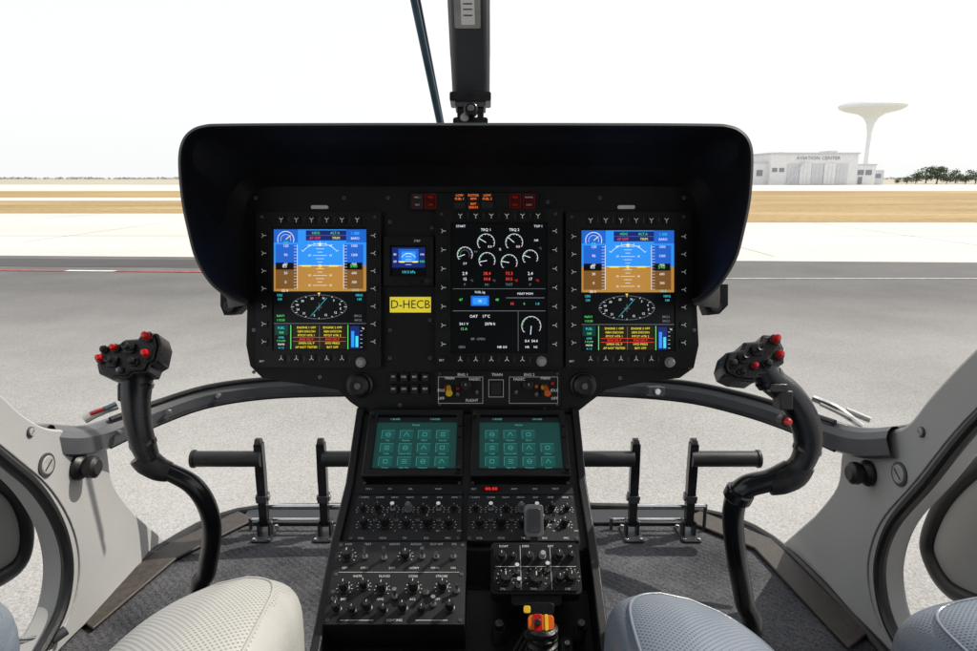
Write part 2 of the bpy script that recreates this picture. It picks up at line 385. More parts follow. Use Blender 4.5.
    D.l(X(320),Y(303),X(320),Y(311),"e_dim",.4);D.l(X(317),Y(307.5),X(323),Y(307.5),"e_dim",.4);D.p([(X(318.6),Y(293)),(X(321.4),Y(293)),(X(320),Y(295.2))],"e_yellow",4)
    D.l(X(312),Y(316),X(328),Y(298),"e_cyan",.3)
    D.t(X(281),Y(295.5),4.0,"CRS","e_cyan");D.t(X(281),Y(299.5),4.0,"124","e_cyan");D.t(X(360),Y(295.5),4.0,"HDG","e_cyan");D.t(X(360),Y(299.5),4.0,"160","e_cyan")
    D.t(X(282),Y(316),4.0,"NAV1","e_green");D.t(X(282),Y(320.2),3.8,"110.50","e_green");D.t(X(359),Y(316),4.0,"BRG1","e_dim");D.t(X(359),Y(320.2),3.8,"BRG2","e_dim")
    D.l(X(275),Y(323.5),X(367),Y(323.5),"e_dim",.4)
    D.r(X(276),Y(325),X(289),Y(335),"e_teal",1);D.t(X(282.5),Y(328),4,"FUEL","e_cyan");D.t(X(282.5),Y(332.5),4,"368","e_green")
    for k in range(4):D.t(X(282.5),Y(337.5+k*3.4),3.2,("XFER","F PUMP","PRIME","A 1.2")[k],("e_cyan","e_green","e_white","e_cyan")[k])
    D.l(X(292),Y(325),X(292),Y(349),"e_green",.8);D.l(X(348.8),Y(325),X(348.8),Y(349),"e_green",.8)
    D.r(X(294),Y(325.5),X(347),Y(348.8),"e_block",1)
    for i,(t,t2,c) in enumerate((("ENGINE 1 OFF","ENGINE 2 OFF","e_yellow"),("GEN DISCON","GEN DISCON","e_yellow"),("PITOT HTR 1","PITOT HTR 2","e_yellow"),("ENG OIL P","ENG OIL P","e_red"),("XMSN OIL P","HYD PRESS","e_yellow"),("AP NOT TESTED","BAT OFF","e_yellow"))):
        D.t(X(307.5),Y(327.6+i*3.9),3.7,t,c);D.t(X(333.5),Y(327.6+i*3.9),3.7,t2,c)
    for k in(337.3,341.2):D.l(X(294),Y(k),X(347),Y(k),"e_red",.35)
    D.l(X(320.5),Y(325.5),X(320.5),Y(348.8),"e_dim",.3)
    D.r(X(351),Y(326),X(360),Y(348.5),"e_navy",1);D.r(X(352),Y(331),X(355),Y(347),"e_blue",2);D.r(X(356.3),Y(336),X(359),Y(347),"e_cyan",2)
    D.t(X(363.8),Y(328),3.2,"kg","e_white")
    for k in range(5):D.l(X(361),Y(331+k*4),X(363),Y(331+k*4),w=.3)
    mk("screen",g,u,flat=True)
uL=unit(258,213,382,367,274,228,368,350,None);pfd(uL,0,0)
uR=unit(565,213,690,367,580,229,674,351,None);pfd(uR,306,1)
uC=unit(436,210,562,366,451,223,547,353,"centre display showing white engine gauges on black")
g=G();D=SX(g);D.r(451,223,547,353,"e_black",0)
def gauge(x,y,r,ang,t=None,col="e_white"):
    D.c(x,y,r,w=.42,t0=-30,t1=220);D.c(x,y,r-1.0,"e_green",.28,t0=120,t1=180)
    q=math.radians(ang);D.l(x,y,x+math.cos(q)*r*.9,y-math.sin(q)*r*.9,"e_white",.6)
    if t:D.t(x+r*.45,y+r*.5,4.0,t,col)
    for k in range(11):
        q=math.radians(-30+k*25);D.l(x+math.cos(q)*(r-1.2),y-math.sin(q)*(r-1.2),x+math.cos(q)*r,y-math.sin(q)*r,w=.3,m="e_red" if k==0 else "e_white")
D.t(461,227,4.0,"START");D.t(486,230.5,4.6,"TRQ 1");D.t(514,230.5,4.6,"TRQ 2");D.t(538,227,4.0,"TOP 1")
gauge(486,243,8.5,150,"0.0");gauge(514,243,8.5,140,"0.0");D.t(500,250,4.2,"%")
D.t(536,241,3.8,"NR")
gauge(465,255,7.5,200);gauge(487,261,8,190);gauge(509,263,8,170);gauge(530,258,7.5,160)
D.c(465,255,4.5,"e_dim",.3,t0=-30,t1=220)
D.t(476,252,3.4,"bar","e_dim");D.t(540,249,3.4,"°C","e_dim");D.t(465,264,3.8,"2.9")
for i,x in enumerate((465,487,509,530)):
    D.t(x,274,5.4,("2.9","28.4","73.3","2.4")[i],"e_white" if i in(0,3) else "e_red")
    D.t(x,279.5,5.0,("15","59.8","59.5","17")[i],"e_red" if i in(1,2) else "e_white")
    D.t(x,285,4.4,("P","N1","TOT","P")[i],"e_dim");D.t(x+7,281,3.6,"°C","e_red" if i>1 else "e_dim")
D.l(453,289,545,289,"e_dim",.3);D.l(453,311,545,311,"e_dim",.4);D.l(518,311,518,351,"e_dim",.3)
D.r(471,296,489,306,"e_blue2",1);D.r(473,298,487,304.5,"e_blue",2);D.t(480,301.3,4,"90");D.t(480,292.5,3.8,"FUEL kg");D.t(461,300,4.4,"47","e_green");D.t(497,300,4.4,"48","e_green");D.t(525,294,3.8,"MAST MOM","e_white");D.l(506,298,544,298,"e_dim",.5);D.t(512,304,5.4,"H","e_red");D.t(524,304,3.8,"8","e_green");D.t(537,304,4.2,"1.0","e_cyan")
D.t(480,316.5,4.8,"OAT    17°C");D.t(464,324,4.4,"24.1 V");D.t(464,329,4.4,"12 A","e_green");D.t(490,324,4.6,"2078 ft","e_white");D.t(478,339,4.0,"IBF  OPEN","e_dim");D.t(502,347,4.2,"NR 0.0");D.t(462,347,4.2,"GEN","e_dim")
gauge(531,326,9.5,265);D.t(531,341,4.6,"0.4  54.4");D.t(531,347,3.8,"NR     N2","e_white")
mk("screen",g,uC,flat=True)
# standby instrument
a0,b1=pl(385,238);a1,b0=pl(434,286);c0,d1=pl(391,246);c1,d0=pl(427,277)
g=G();g.ringbox(PF,(a0,b0,a1,b1),(c0,d0,c1,d1),.0005,.012,"bezel_black");a,b=pl(418,242);g.text(PF,a,b,.0126,.0045,"STBY","mark");st=mk("standby_instrument",g,panel,bevel=.0015)
g=G();D=SX(g);D.r(391,246,427,277,"e_black",0);D.r(392.5,248,425.5,268,"e_navy",1);D.r(399,249.5,419,262,"e_blue2",2);D.r(402,252,416,261,"e_blue",3);D.r(399,262,419,267,"e_navy",2)
for y in(254,257,260,265):D.l(406,y,412,y,l=6,w=.35)
D.l(399,262,419,262,"e_white",.6);D.t(395.6,255,3.8,"80","e_white",6);D.t(395.6,262,4,"60","e_white",6);D.t(422.6,255,3.4,"540","e_white",6);D.t(422.6,262,4,"500","e_green",6);D.t(409,272.5,4.6,"1013 hPa","e_cyan",6);D.c(409,262,8,w=.4,t0=30,t1=150,l=6);D.l(400,262.6,405,262.6,"e_yellow",.9,6);D.l(413,262.6,418,262.6,"e_yellow",.9,6)
mk("screen",g,st,flat=True)
for x in(392,405,418):
    a,b=pl(x,281.5);key(st,PF,a,b,.012,.012,.006)
a,b=pl(429,281);knob(st,PF,a,b,.012,.0045,.010,"rubber",mark=False)
# registration placard
g=G();a0,b0=pl(390,312.5);a1,b1=pl(431,297);g.box(PF,a0,b0,a1,b1,.0004,.0018,"yellow_label_glow");a,b=pl(410.5,304.8);g.text(PF,a,b,.0022,12.0*S,"D-HECB","ink",.93)
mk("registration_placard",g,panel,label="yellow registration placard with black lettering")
# warning unit
g=G();a0,b0=pl(410,211);a1,b1=pl(538,193);g.rbox(PF,a0,b0,a1,b1,.0003,.005,.003,"bezel_black");wu=mk("warning_unit",g,panel,bevel=.001)
def lamp(x0,y0,x1,y1,mt,lines,tm,sz=5.2,rim=None):
    g=G();a0,b0=pl(x0,y1);a1,b1=pl(x1,y0);g.box(PF,a0,b0,a1,b1,.005,.0062,mt)
    if rim:
        g.ringbox(PF,(a0+.0006,b0+.0006,a1-.0006,b1-.0006),(a0+.0016,b0+.0016,a1-.0016,b1-.0016),.0062,.0066,rim)
    for i,t in enumerate(lines):
        a,b=pl((x0+x1)/2,y0+(i+.5)*(y1-y0)/len(lines));g.text(PF,a,b,.0069,sz*S,t,tm)
    mk("warning_lamp",g,wu)
lamp(412,194.5,423.5,209.5,"ink",["FIRE 1","TEST"],"e_dim",2.4,"red_dark");lamp(425,194.5,437,209.5,"e_fire",["FIRE","OFF"],"e_firetx",2.8,"red_dark")
lamp(509,194.5,521,209.5,"e_fire",["FIRE","OFF"],"e_firetx",2.8,"red_dark");lamp(522.5,194.5,535,209.5,"e_fire",["MASTER","CAUT"],"e_dim",2.2,"red_dark")
for x0,x1,y0,t in((454,465.5,194.5,["LOW","FUEL 1"]),(467.5,479.5,194.5,["ROTOR","RPM"]),(481.5,493,194.5,["LOW","FUEL 2"]),(454,465.5,203,[]),(467.5,479.5,203,["BAT","DISCH"]),(481.5,493,203,[])):
    lamp(x0,y0,x1,y0+7,"ink",t,"e_orange",3.1)
for x in(320,626):
    g=G();a,b=pl(x,207.5);g.rbox(PF,a-.014,b-.003,a+.014,b+.003,.0003,.004,.0025,"white");mk("flood_light",g,panel,bevel=.0006)
for x,y in((256,198),(344,198),(388,198),(548,202),(600,198),(684,198),(390,222),(432,228),(390,330),(390,358),(430,358),(254,330),(254,372),(694,330),(690,368),(320,377),(620,378),(430,320),(400,405),(545,409)):
    a,b=pl(x,y);screw(panel,PF,a,b)
for j in range(2):
    for i in range(4):
        a,b=pl(394+i*10.5,377+j*12);g=G();g.rbox(PF,a-.0065,b-.0075,a+.0065,b+.0075,.0003,.004,.001,"bezel_black");g.poly(PF,[(a-.005,b-.006),(a+.005,b-.006),(a+.005,b+.006),(a-.005,b+.006)],.004,.0085,"plate_grey");g.text(PF,a,b+.001,.009,.0038,("PIT","FUEL","BAT","AVI","INV","LDG","HTR","TEST")[j*4+i],"mark")
        mk("rocker_switch",g,panel,bevel=.0008)
for x in(360,583):
    a,b=pl(x,385);g=G();g.lathe(PF,[(.021,.0003),(.021,.004),(.018,.006),(.0165,.018),(.013,.020),(.007,.019)],28,"rubber",a,b);g.lathe(PF,[(.006,.0192),(.005,.0225)],12,"screw",a,b);mk("air_vent",g,panel)
# engine start panel
a0,b0=pl(436,405);a1,b1=pl(560,371);g=G();g.rbox(PF,a0,b0,a1,b1,.0003,.006,.003,"bezel_black")
for t,x,y in(("ENG 1",463,374.5),("ENG 2",529,374.5),("MAIN",450,378),("MAIN",545,378),("OFF",441.5,398),("IDLE",441.5,390),("FLIGHT",472,400),("OFF",554,398),("IDLE",554,390),("TRAIN",497,374.5),("FADEC",475,379),("FADEC",519,379)):
    a,b=pl(x,y);g.text(PF,a,b,.0065,3.8*S,t,"mark")
for xa,xb in((438.5,483),(509,557.5)):
    a0,b0=pl(xa,403);a1,b1=pl(xb,376.5);e=.0006;g.ringbox(PF,(a0,b0,a1,b1),(a0+e,b0+e,a1-e,b1-e),.006,.0064,"mark2")
a,b=pl(496,388);g.ringbox(PF,(a-.012,b-.014,a+.012,b+.014),(a-.0113,b-.0133,a+.0113,b+.0133),.006,.0064,"mark2");g.box(PF,a-.008,b-.010,a+.008,b+.010,.006,.009,"plate_grey")
en=mk("engine_start_panel",g,panel,bevel=.0008)
for x,c,c2 in((449,"yellow","red"),(545,"orange","yellow")):
    a,b=pl(x,389);g=G();g.rbox(PF,a-.006,b-.011,a+.006,b+.009,.006,.009,.003,"rubber");g.tube([PF.W(a,b+.004,.010),PF.W(a+.001,b-.001,.022),PF.W(a+.002,b-.004,.030)],[.0035,.004,.0055],12,c)
    g.tube([PF.W(a-.005,b+.005,.009),PF.W(a-.005,b+.002,.016)],[.0022,.0022],8,c2,1);mk("guarded_switch",g,en)
for x in(466,528):
    a,b=pl(x,385);knob(en,PF,a,b,.006,.0065,.016)
for x,y in((477,392),(516,392),(458,394),(536,394)):
    a,b=pl(x,y);g=G();g.cyl(PF,.003,.006,.009,"screw",a,b,seg=12);g.tube([PF.W(a,b,.008),PF.W(a,b+.003,.020)],[.0012,.002],8,"metal",1);mk("toggle_switch",g,en)
for x,y in((440,373.5),(557,373.5),(440,404),(557,404)):
    a,b=pl(x,y);screw(en,PF,a,b,.006,.0018)
for i,(x,y,c) in enumerate(((458,388,"red"),(552,383,"red"),(536,386,"orange"))):
    a,b=pl(x,y);g=G();g.cyl(PF,.0028,.006,.010,c,a,b,seg=12);mk("button",g,en)
# ================================================================== CENTRE CONSOLE
def yz(py,d): q=C+FW*d+U*((CY-py)*d/FP);return q.y,q.z
pA=yz(411,1.085);pB=yz(486,1.0);pC=yz(546,.905);pD=yz(715,.75)
def cf(p,q):
    return Fr(Vector((AX,p[0],p[1])),R,Vector((0,p[0]-q[0],p[1]-q[1])))
FA=cf(pA,pB);FB=cf(pB,pC);FC=cf(pC,pD)
LA=math.hypot(pA[0]-pB[0],pA[1]-pB[1]);LB=math.hypot(pB[0]-pC[0],pB[1]-pC[1]);LC=math.hypot(pC[0]-pD[0],pC[1]-pD[1])
cons=empty("center_console",(AX,.9,FL),"black sloping centre console with twin touch screens and switch panels","control console")
HW=.170
g=G()
SF=Fr(Vector((AX-HW,0,0)),Vector((0,1,0)),Vector((0,0,1)))
def dz(p,k):return (p[0],p[1]-k)
prof=[(pA[0]+.06,pA[1]-.01),dz(pA,.004),dz(pB,.004),dz(pC,.004),(pC[0]-.004,pC[1]-.06),(pD[0],pD[1]-.06),(pD[0],FL),(pA[0]+.06,FL)]
g.poly(SF,prof,0,2*HW,"console_black");mk("console_body",g,cons,bevel=.003)
for s in(-1,1):
    F=Fr(Vector((AX+s*(HW+.001)-.006,0,0)),Vector((0,1,0)),Vector((0,0,1)))
    pr=[(pA[0],pA[1]+.006),(pB[0],pB[1]+.006),(pC[0],pC[1]+.006),(pD[0],pD[1]+.006),(pD[0],FL+.002),(pA[0]+.05,FL+.002),(pA[0]+.05,pA[1]-.02)]
    g=G();g.poly(F,pr,0,.012,"console_black");mk("side_rail",g,cons,bevel=.002)
for s in(-1,1):
    w=.074;cx=s*.080+(.0);g=G()
    g.ringbox(FA,(cx-w,-LA+.010,cx+w,-.004),(cx-w+.013,-LA+.022,cx+w-.010,-.014),0,.012,"bezel_black")
    o=mk("touch_display",g,cons,bevel=.0018,label="dark green touch display with a grid of keys")
    g=G();x0=cx-w+.013;x1=cx+w-.010;y0=-LA+.022;y1=-.014
    g.rect(FA,x0,y0,x1,y1,.006,"e_teal")
    ww=(x1-x0);hh=(y1-y0)
    g.rect(FA,x0,y1-hh*.12,x1,y1,.0062,"e_black");g.text(FA,x0+ww*.22,y1-hh*.06,.0066,.005,"118.005","e_tealtx");g.text(FA,x0+ww*.72,y1-hh*.06,.0066,.005,"134.000","e_tealtx")
    g.text(FA,cx,y1-hh*.17,.0066,.0048,"Home","e_tealtx")
    lab=[["Map","Traffic","Terrain"],["Weather","Default NAV","Flight Plan"],["PROC","Nearest","Waypoint"],["Services","Utilities","System"]]
    for j in range(3):
        for i in range(4):
            bx=x0+ww*(.075+i*.225);by=y1-hh*(.43+j*.245)
            if i==3 and j==0 and s>0: continue
            bw=.16
            g.rect(FA,bx,by,bx+ww*bw,by+hh*.155,.0062,"e_teal2")
            g.line(FA,bx,by+hh*.155,bx+ww*bw,by+hh*.155,.0004,.0066,"e_tealtx");g.line(FA,bx,by,bx,by+hh*.155,.0004,.0066,"e_tealtx")
            g.text(FA,bx+ww*bw/2,by-hh*.03,.0066,.0036,lab[i][j],"e_tealtx")
            k=(i*3+j)%4;mx_=bx+ww*bw/2
            if k==0:g.arc(FA,mx_,by+hh*.08,.0034,.0006,.0066,"e_tealtx",seg=12);g.line(FA,mx_-.003,by+hh*.08,mx_+.003,by+hh*.08,.0005,.0066,"e_tealtx")
            elif k==1:
                for z in range(3):g.line(FA,mx_-.004,by+hh*(.05+z*.03),mx_+.004,by+hh*(.05+z*.03),.0006,.0066,"e_tealtx")
            elif k==2:
                g.line(FA,mx_-.003,by+hh*.05,mx_+.003,by+hh*.05,.0006,.0066,"e_tealtx");g.line(FA,mx_-.003,by+hh*.11,mx_+.003,by+hh*.11,.0006,.0066,"e_tealtx");g.line(FA,mx_-.003,by+hh*.05,mx_-.003,by+hh*.11,.0006,.0066,"e_tealtx");g.line(FA,mx_+.003,by+hh*.05,mx_+.003,by+hh*.11,.0006,.0066,"e_tealtx")
            else:g.line(FA,mx_-.004,by+hh*.05,mx_,by+hh*.12,.0006,.0066,"e_tealtx");g.line(FA,mx_,by+hh*.12,mx_+.004,by+hh*.05,.0006,.0066,"e_tealtx")
    g.rect(FA,x0,y0,x1,y0+hh*.045,.0064,"e_black")
    mk("screen",g,o,flat=True)
    knob(o,FA,cx-w+.006,-.016,.012,.0042,.008,mark=False);knob(o,FA,cx+w-.005,-LA+.02,.012,.0042,.010,mark=False)
    key(o,FA,cx+w-.005,-.030,.012,.006,.012);key(o,FA,cx+w-.005,-.05,.012,.006,.012)
    for ssx in(-1,1): screw(cons,FA,cx+ssx*(w-.004),-LA+.005,.0,.0022)
g=G();g.box(FB,-.155,-.022,-.004,-.003,0,.006,"plate_grey");g.box(FB,.004,-.022,.155,-.003,0,.006,"plate_grey")
g.rect(FB,.022,-.017,.052,-.008,.0064,"e_fire");g.text(FB,.037,-.0125,.0068,.008,"00.00","e_red")
for x,t in((-.14,"ICS 1"),(-.11,"PA"),(-.08,"SEL"),(-.04,"VOX"),(.012,"ELT"),(.07,"ARM"),(.10,"ON"),(.13,"TEST")):g.text(FB,x,-.0125,.0066,.0045,t,"mark2")
mk("annunciator_strip",g,cons,bevel=.0008)
y1=-.025;y0=-LB+.003
for s in(-1,1):
    c=s*.079;g=G();g.rbox(FB,c-.075,y0,c+.075,y1,0,.007,.002,"plate_grey")
    hh=y1-y0
    for i in range(7):
        x=c-.064+i*.0213
        g.text(FB,x,y1-.005,.0074,.0042,("COM1","COM2","NAV1","NAV2","ADF","DME","MKR")[i],"mark2")
        for k in range(9):
            q=math.radians(-30+k*30);g.line(FB,x+.0072*math.cos(q),y1-hh*.34+.0072*math.sin(q),x+.0092*math.cos(q),y1-hh*.34+.0092*math.sin(q),.0008,.0074,"mark2")
    for i in range(5):
        x=c-.058+i*.029
        g.text(FB,x,y0+.004,.0074,.0045,("VOL","VOX","TX","ISO","MIC")[i],"mark2")
        g.text(FB,x+.0145,y0+hh*.20,.0074,.0036,("1","2","3","BU","ON")[i],"mark2")
        for k in range(9):
            q=math.radians(-30+k*30);g.line(FB,x+.0088*math.cos(q),y0+hh*.33+.0088*math.sin(q),x+.0108*math.cos(q),y0+hh*.33+.0108*math.sin(q),.0009,.0074,"mark2")
    o=mk("radio_panel",g,cons,bevel=.001)
    for i in range(7):
        x=c-.064+i*.0213
        if (i+(s>0))%3==2:
            g=G();yy=y1-hh*.34;g.cyl(FB,.004,.007,.010,"screw",x,yy,seg=12);g.tube([FB.W(x,yy,.009),FB.W(x,yy-.002,.022)],[.0018,.0030],8,"metal",1);mk("toggle_switch",g,o)
        else:knob(o,FB,x,y1-hh*.34,.007,.0045 if i%2 else .0038,.013 if i%2 else .010,"rubber" if i!=3 else "lever_grey")
    for i in range(5):
        x=c-.058+i*.029
        knob(o,FB,x,y0+hh*.33,.007,.0062 if i%2 else .0050,.016 if i%2 else .012)
    for i in range(4):
        x=c-.058+(i+.5)*.029;g=G();yy=y0+hh*.42;g.cyl(FB,.0032,.007,.009,"screw",x,yy,seg=10);g.tube([FB.W(x,yy,.009),FB.W(x,yy+.002,.018)],[.0015,.0026],8,"metal",1);mk("toggle_switch",g,o)
    for sx in(-1,1):
        for yy in(y0+.004,y1-.004):screw(o,FB,c+sx*.0715,yy,.007,.0022)
# lower left switch panel (raised box)
KY=.745
g=G();x0,x1=-.165,.004;y1=-.002;y0=-.150*KY
g.box(FC,x0,y0,x1,y1,-.06,.014,"plate_grey")
HC=.014
g.line(FC,x0+.008,-.0605*KY,x1-.008,-.0605*KY,.0004,HC+.0004,"mark2");g.line(FC,x0+.02,-.1435*KY,-.105,-.1435*KY,.0006,HC+.0004,"mark2");g.line(FC,-.055,-.1435*KY,x1-.02,-.1435*KY,.0006,HC+.0004,"mark2")
for x,y,t in((-.15,-.008,"HYD"),(-.125,-.008,"TEST"),(-.09,-.008,"LIGHTS"),(-.062,-.008,"ACOUS"),(-.035,-.008,"CUT OFF"),(-.012,-.008,"SYS"),(-.15,-.053,"OFF"),(-.125,-.053,"SYS 1"),(-.09,-.053,"DIM"),(-.062,-.053,"NORM"),(-.035,-.053,"MAIN"),(-.012,-.053,"ON"),(-.132,-.068,"INSTR"),(-.098,-.068,"FLOOD"),(-.062,-.068,"CONS"),(-.026,-.068,"STROBE"),(-.08,-.1435,"LIGHTING"),(-.145,-.1085,"BRT"),(-.03,-.1085,"OFF"),(-.06,-.1085,"ACL"),(-.10,-.1085,"NVG")):
    g.text(FC,x,y*KY,HC+.0005,.0042,t,"mark2")
lk=((-.146,-.090,.0055,.017),(-.122,-.086,.0050,.015),(-.099,-.092,.0055,.018),(-.060,-.090,.0058,.018),(-.024,-.088,.0055,.016),(-.149,-.031,.0062,.014),(-.074,-.031,.0056,.013))
for x,y,r,l in lk:
    for k in range(9):
        q=math.radians(-30+k*30);g.line(FC,x+r*1.5*math.cos(q),y*KY+r*1.5*math.sin(q),x+r*1.85*math.cos(q),y*KY+r*1.85*math.sin(q),.0007,HC+.0005,"mark2")
lp=mk("switch_panel",g,cons,bevel=.0015,label="grey switch panel with toggles and lighting knobs")
for x,y,r,l in lk:knob(lp,FC,x,y*KY,HC,r,l)
for i,(x,y) in enumerate(((-.151,-.126),(-.132,-.128),(-.114,-.124),(-.094,-.128),(-.071,-.125),(-.048,-.128),(-.014,-.124))):knob(lp,FC,x,y*KY,HC,(.0050,.0042)[i%2],(.016,.012)[i%2])
def toggle(par,F,x,y,h,tip="metal",tilt=.004,L=.02):
    g=G();g.cyl(F,.0038,h,h+.004,"screw",x,y,seg=12);g.tube([F.W(x,y,h+.003),F.W(x,y+tilt,h+L)],[.0016,.0028],10,tip,1);mk("toggle_switch",g,par)
for x,y,tl,LL_ in((-.126,-.033,.004,.018),(-.101,-.035,.004,.02),(-.052,-.033,.003,.018),(-.034,-.033,-.004,.018),(-.012,-.033,.004,.018),(-.034,-.118,.003,.016),(-.082,-.105,.003,.016),(-.006,-.095,.003,.014),(-.156,-.108,.003,.014),(-.044,-.098,-.003,.014)):
    toggle(lp,FC,x,y*KY,HC,tilt=tl,L=LL_)
for x in(x0+.005,x1-.005):
    for y in(y1-.005,y0+.005,-.048):screw(lp,FC,x,y,HC,.0022)
g=G();g.box(FC,-.165,-.235,.004,y0-.012,-.06,-.03,"console_black");g.box(FC,-.15,-.225,-.01,y0-.02,-.03,-.026,"plate_grey");mk("blanking_plate",g,cons,bevel=.0015)
# collective head : raised box on a lever
x0,x1=.036,.149
HF=Fr(FC.W((x0+x1)/2,-.010,.020),R,(FC.v*.97+FC.n*.20).normalized())
hw=(x1-x0)/2;hl=.064
g=G();g.rbox(HF,-hw,-hl,hw,0,-.024,.008,.006,"plate_grey");g.rbox(HF,-hw*.94,-hl*.95,hw*.94,-.003,.008,.011,.005,"console_black")
g.rbox(HF,-hw*.55,-hl-.012,hw*.55,-hl+.01,-.022,.002,.006,"rubber")
for x,y,t in((-.040,-.006,"FLOAT"),(-.012,-.006,"EMER"),(.020,-.006,"RMT"),(.045,-.006,"UP"),(-.042,-.059,"DN"),(-.004,-.059,"TRIM"),(.038,-.059,"OFF")):g.text(HF,x,y,.0116,.0038,t,"mark2")
g.line(HF,-hw*.9,-.0315,hw*.9,-.0315,.0005,.0114,"mark2")
for xx in(-.019,.019):g.line(HF,xx,-.005,xx,-hl*.93,.0005,.0114,"mark2")
for x,y,r in((-.038,-.046,.0072),(.0,-.046,.0085),(.044,-.044,.0066)):
    for k in range(9):
        q=math.radians(-30+k*30);g.line(HF,x+r*1.4*math.cos(q),y+r*1.4*math.sin(q),x+r*1.65*math.cos(q),y+r*1.65*math.sin(q),.0007,.0117,"mark2")
rp=mk("collective_head",g,cons,bevel=.002,label="black box shaped collective head with small knobs")
for i,(x,y,r) in enumerate(((-.043,-.019,.0050),(-.028,-.019,.0036),(-.038,-.046,.0072),(-.008,-.019,.0050),(.009,-.018,.0036),(.0,-.046,.0085),(.030,-.018,.0052),(.046,-.018,.0040),(.029,-.047,.0050),(.044,-.044,.0066))):
    knob(rp,HF,x,y,.011,r,(.013,.009)[i%2],"rubber" if i!=4 else "knob_grey",mark=True)
for x,y in((-.024,-.038),(.014,-.036),(-.022,-.055)):toggle(rp,HF,x,y,.011,L=.016)
# friction lever paddle
F=Fr(FC.W(.093,-.006,.010),R,Vector((0,.45,.89)).normalized())
g=G();g.rbox(F,-.005,-.01,.005,.02,-.004,.004,.002,"rubber");g.rbox(F,-.0125,.012,.0125,.053,-.006,.006,.005,"lever_grey");g.rbox(F,-.009,.017,.009,.048,.006,.0072,.004,"steel_dark")
mk("lever_handle",g,cons,bevel=.0015)
# emergency handle + ribbed shaft
x=.094;y=-.124
g=G()
sh0=FC.W(x+.002,y-.055,-.055);sh1=FC.W(x,y+.004,.030)
n_=11;ax=(sh1-sh0);vv=R.cross(ax).normalized()
KF=Fr(sh0,R,vv);
if KF.n.dot(ax)<0:KF=Fr(sh0,R,-vv)
LL=ax.length
pr=[]
for k in range(n_):
    h0=LL*k/n_;pr+=[(.0150,h0),(.0185,h0+LL*.35/n_),(.0185,h0+LL*.65/n_),(.0150,h0+LL*.98/n_)]
g.lathe(KF,pr,28,"rubber");mk("rubber_boot",g,cons)
g=G();H=Fr(sh1,R,FC.v*.8+FC.n*.3)
g.rbox(H,-.015,-.006,.015,.010,-.004,.009,.004,"orange");g.rbox(H,-.009,-.0072,.001,.0112,-.005,.0102,.0025,"red");g.rbox(H,.004,-.0068,.008,.0108,-.0045,.0096,.0015,"yellow")
g.rbox(H,-.019,.010,.016,.024,-.006,.007,.005,"grip_black");g.rbox(H,-.020,.012,-.012,.020,.005,.010,.002,"yellow");g.cyl(H,.004,.009,.014,"rubber",-.004,.002,seg=12)
g.rbox(H,-.019,-.016,.019,-.006,-.008,.007,.004,"grip_black")
mk("emergency_handle",g,cons,bevel=.001)
for x,y,r in((.046,-.100,.009),(.147,-.100,.008),(.050,-.160,.011)):
    g=G()
    for k in range(6):g.lathe(FC,[(r*.75,-.06+k*.007),(r,-.0565+k*.007),(r*.75,-.053+k*.007)],20,"rubber",x,y)
    g.cyl(FC,r*.6,-.018,-.006,"grip_black",x,y,seg=16);mk("rubber_boot",g,cons)
for x,yy in((.147,-.14),(.130,-.115)):
    g=G();g.rbox(FC,x-.007,yy-.010,x+.007,yy+.010,-.06,-.034,.003,"plate_grey");g.cyl(FC,.0035,-.034,-.027,"red" if x>.14 else "metal",x,yy,seg=12);mk("guarded_switch",g,cons,bevel=.001)
g=G()
for k in range(3):
    x=.068+k*.007;g.tube([FC.W(x,-.075,-.05),FC.W(x+.01,-.10,-.03),FC.W(x-.006,-.13,-.04),FC.W(x+.004,-.19,-.05)],[.0028]*4,8,"rubber",5)
mk("cable",g,cons)
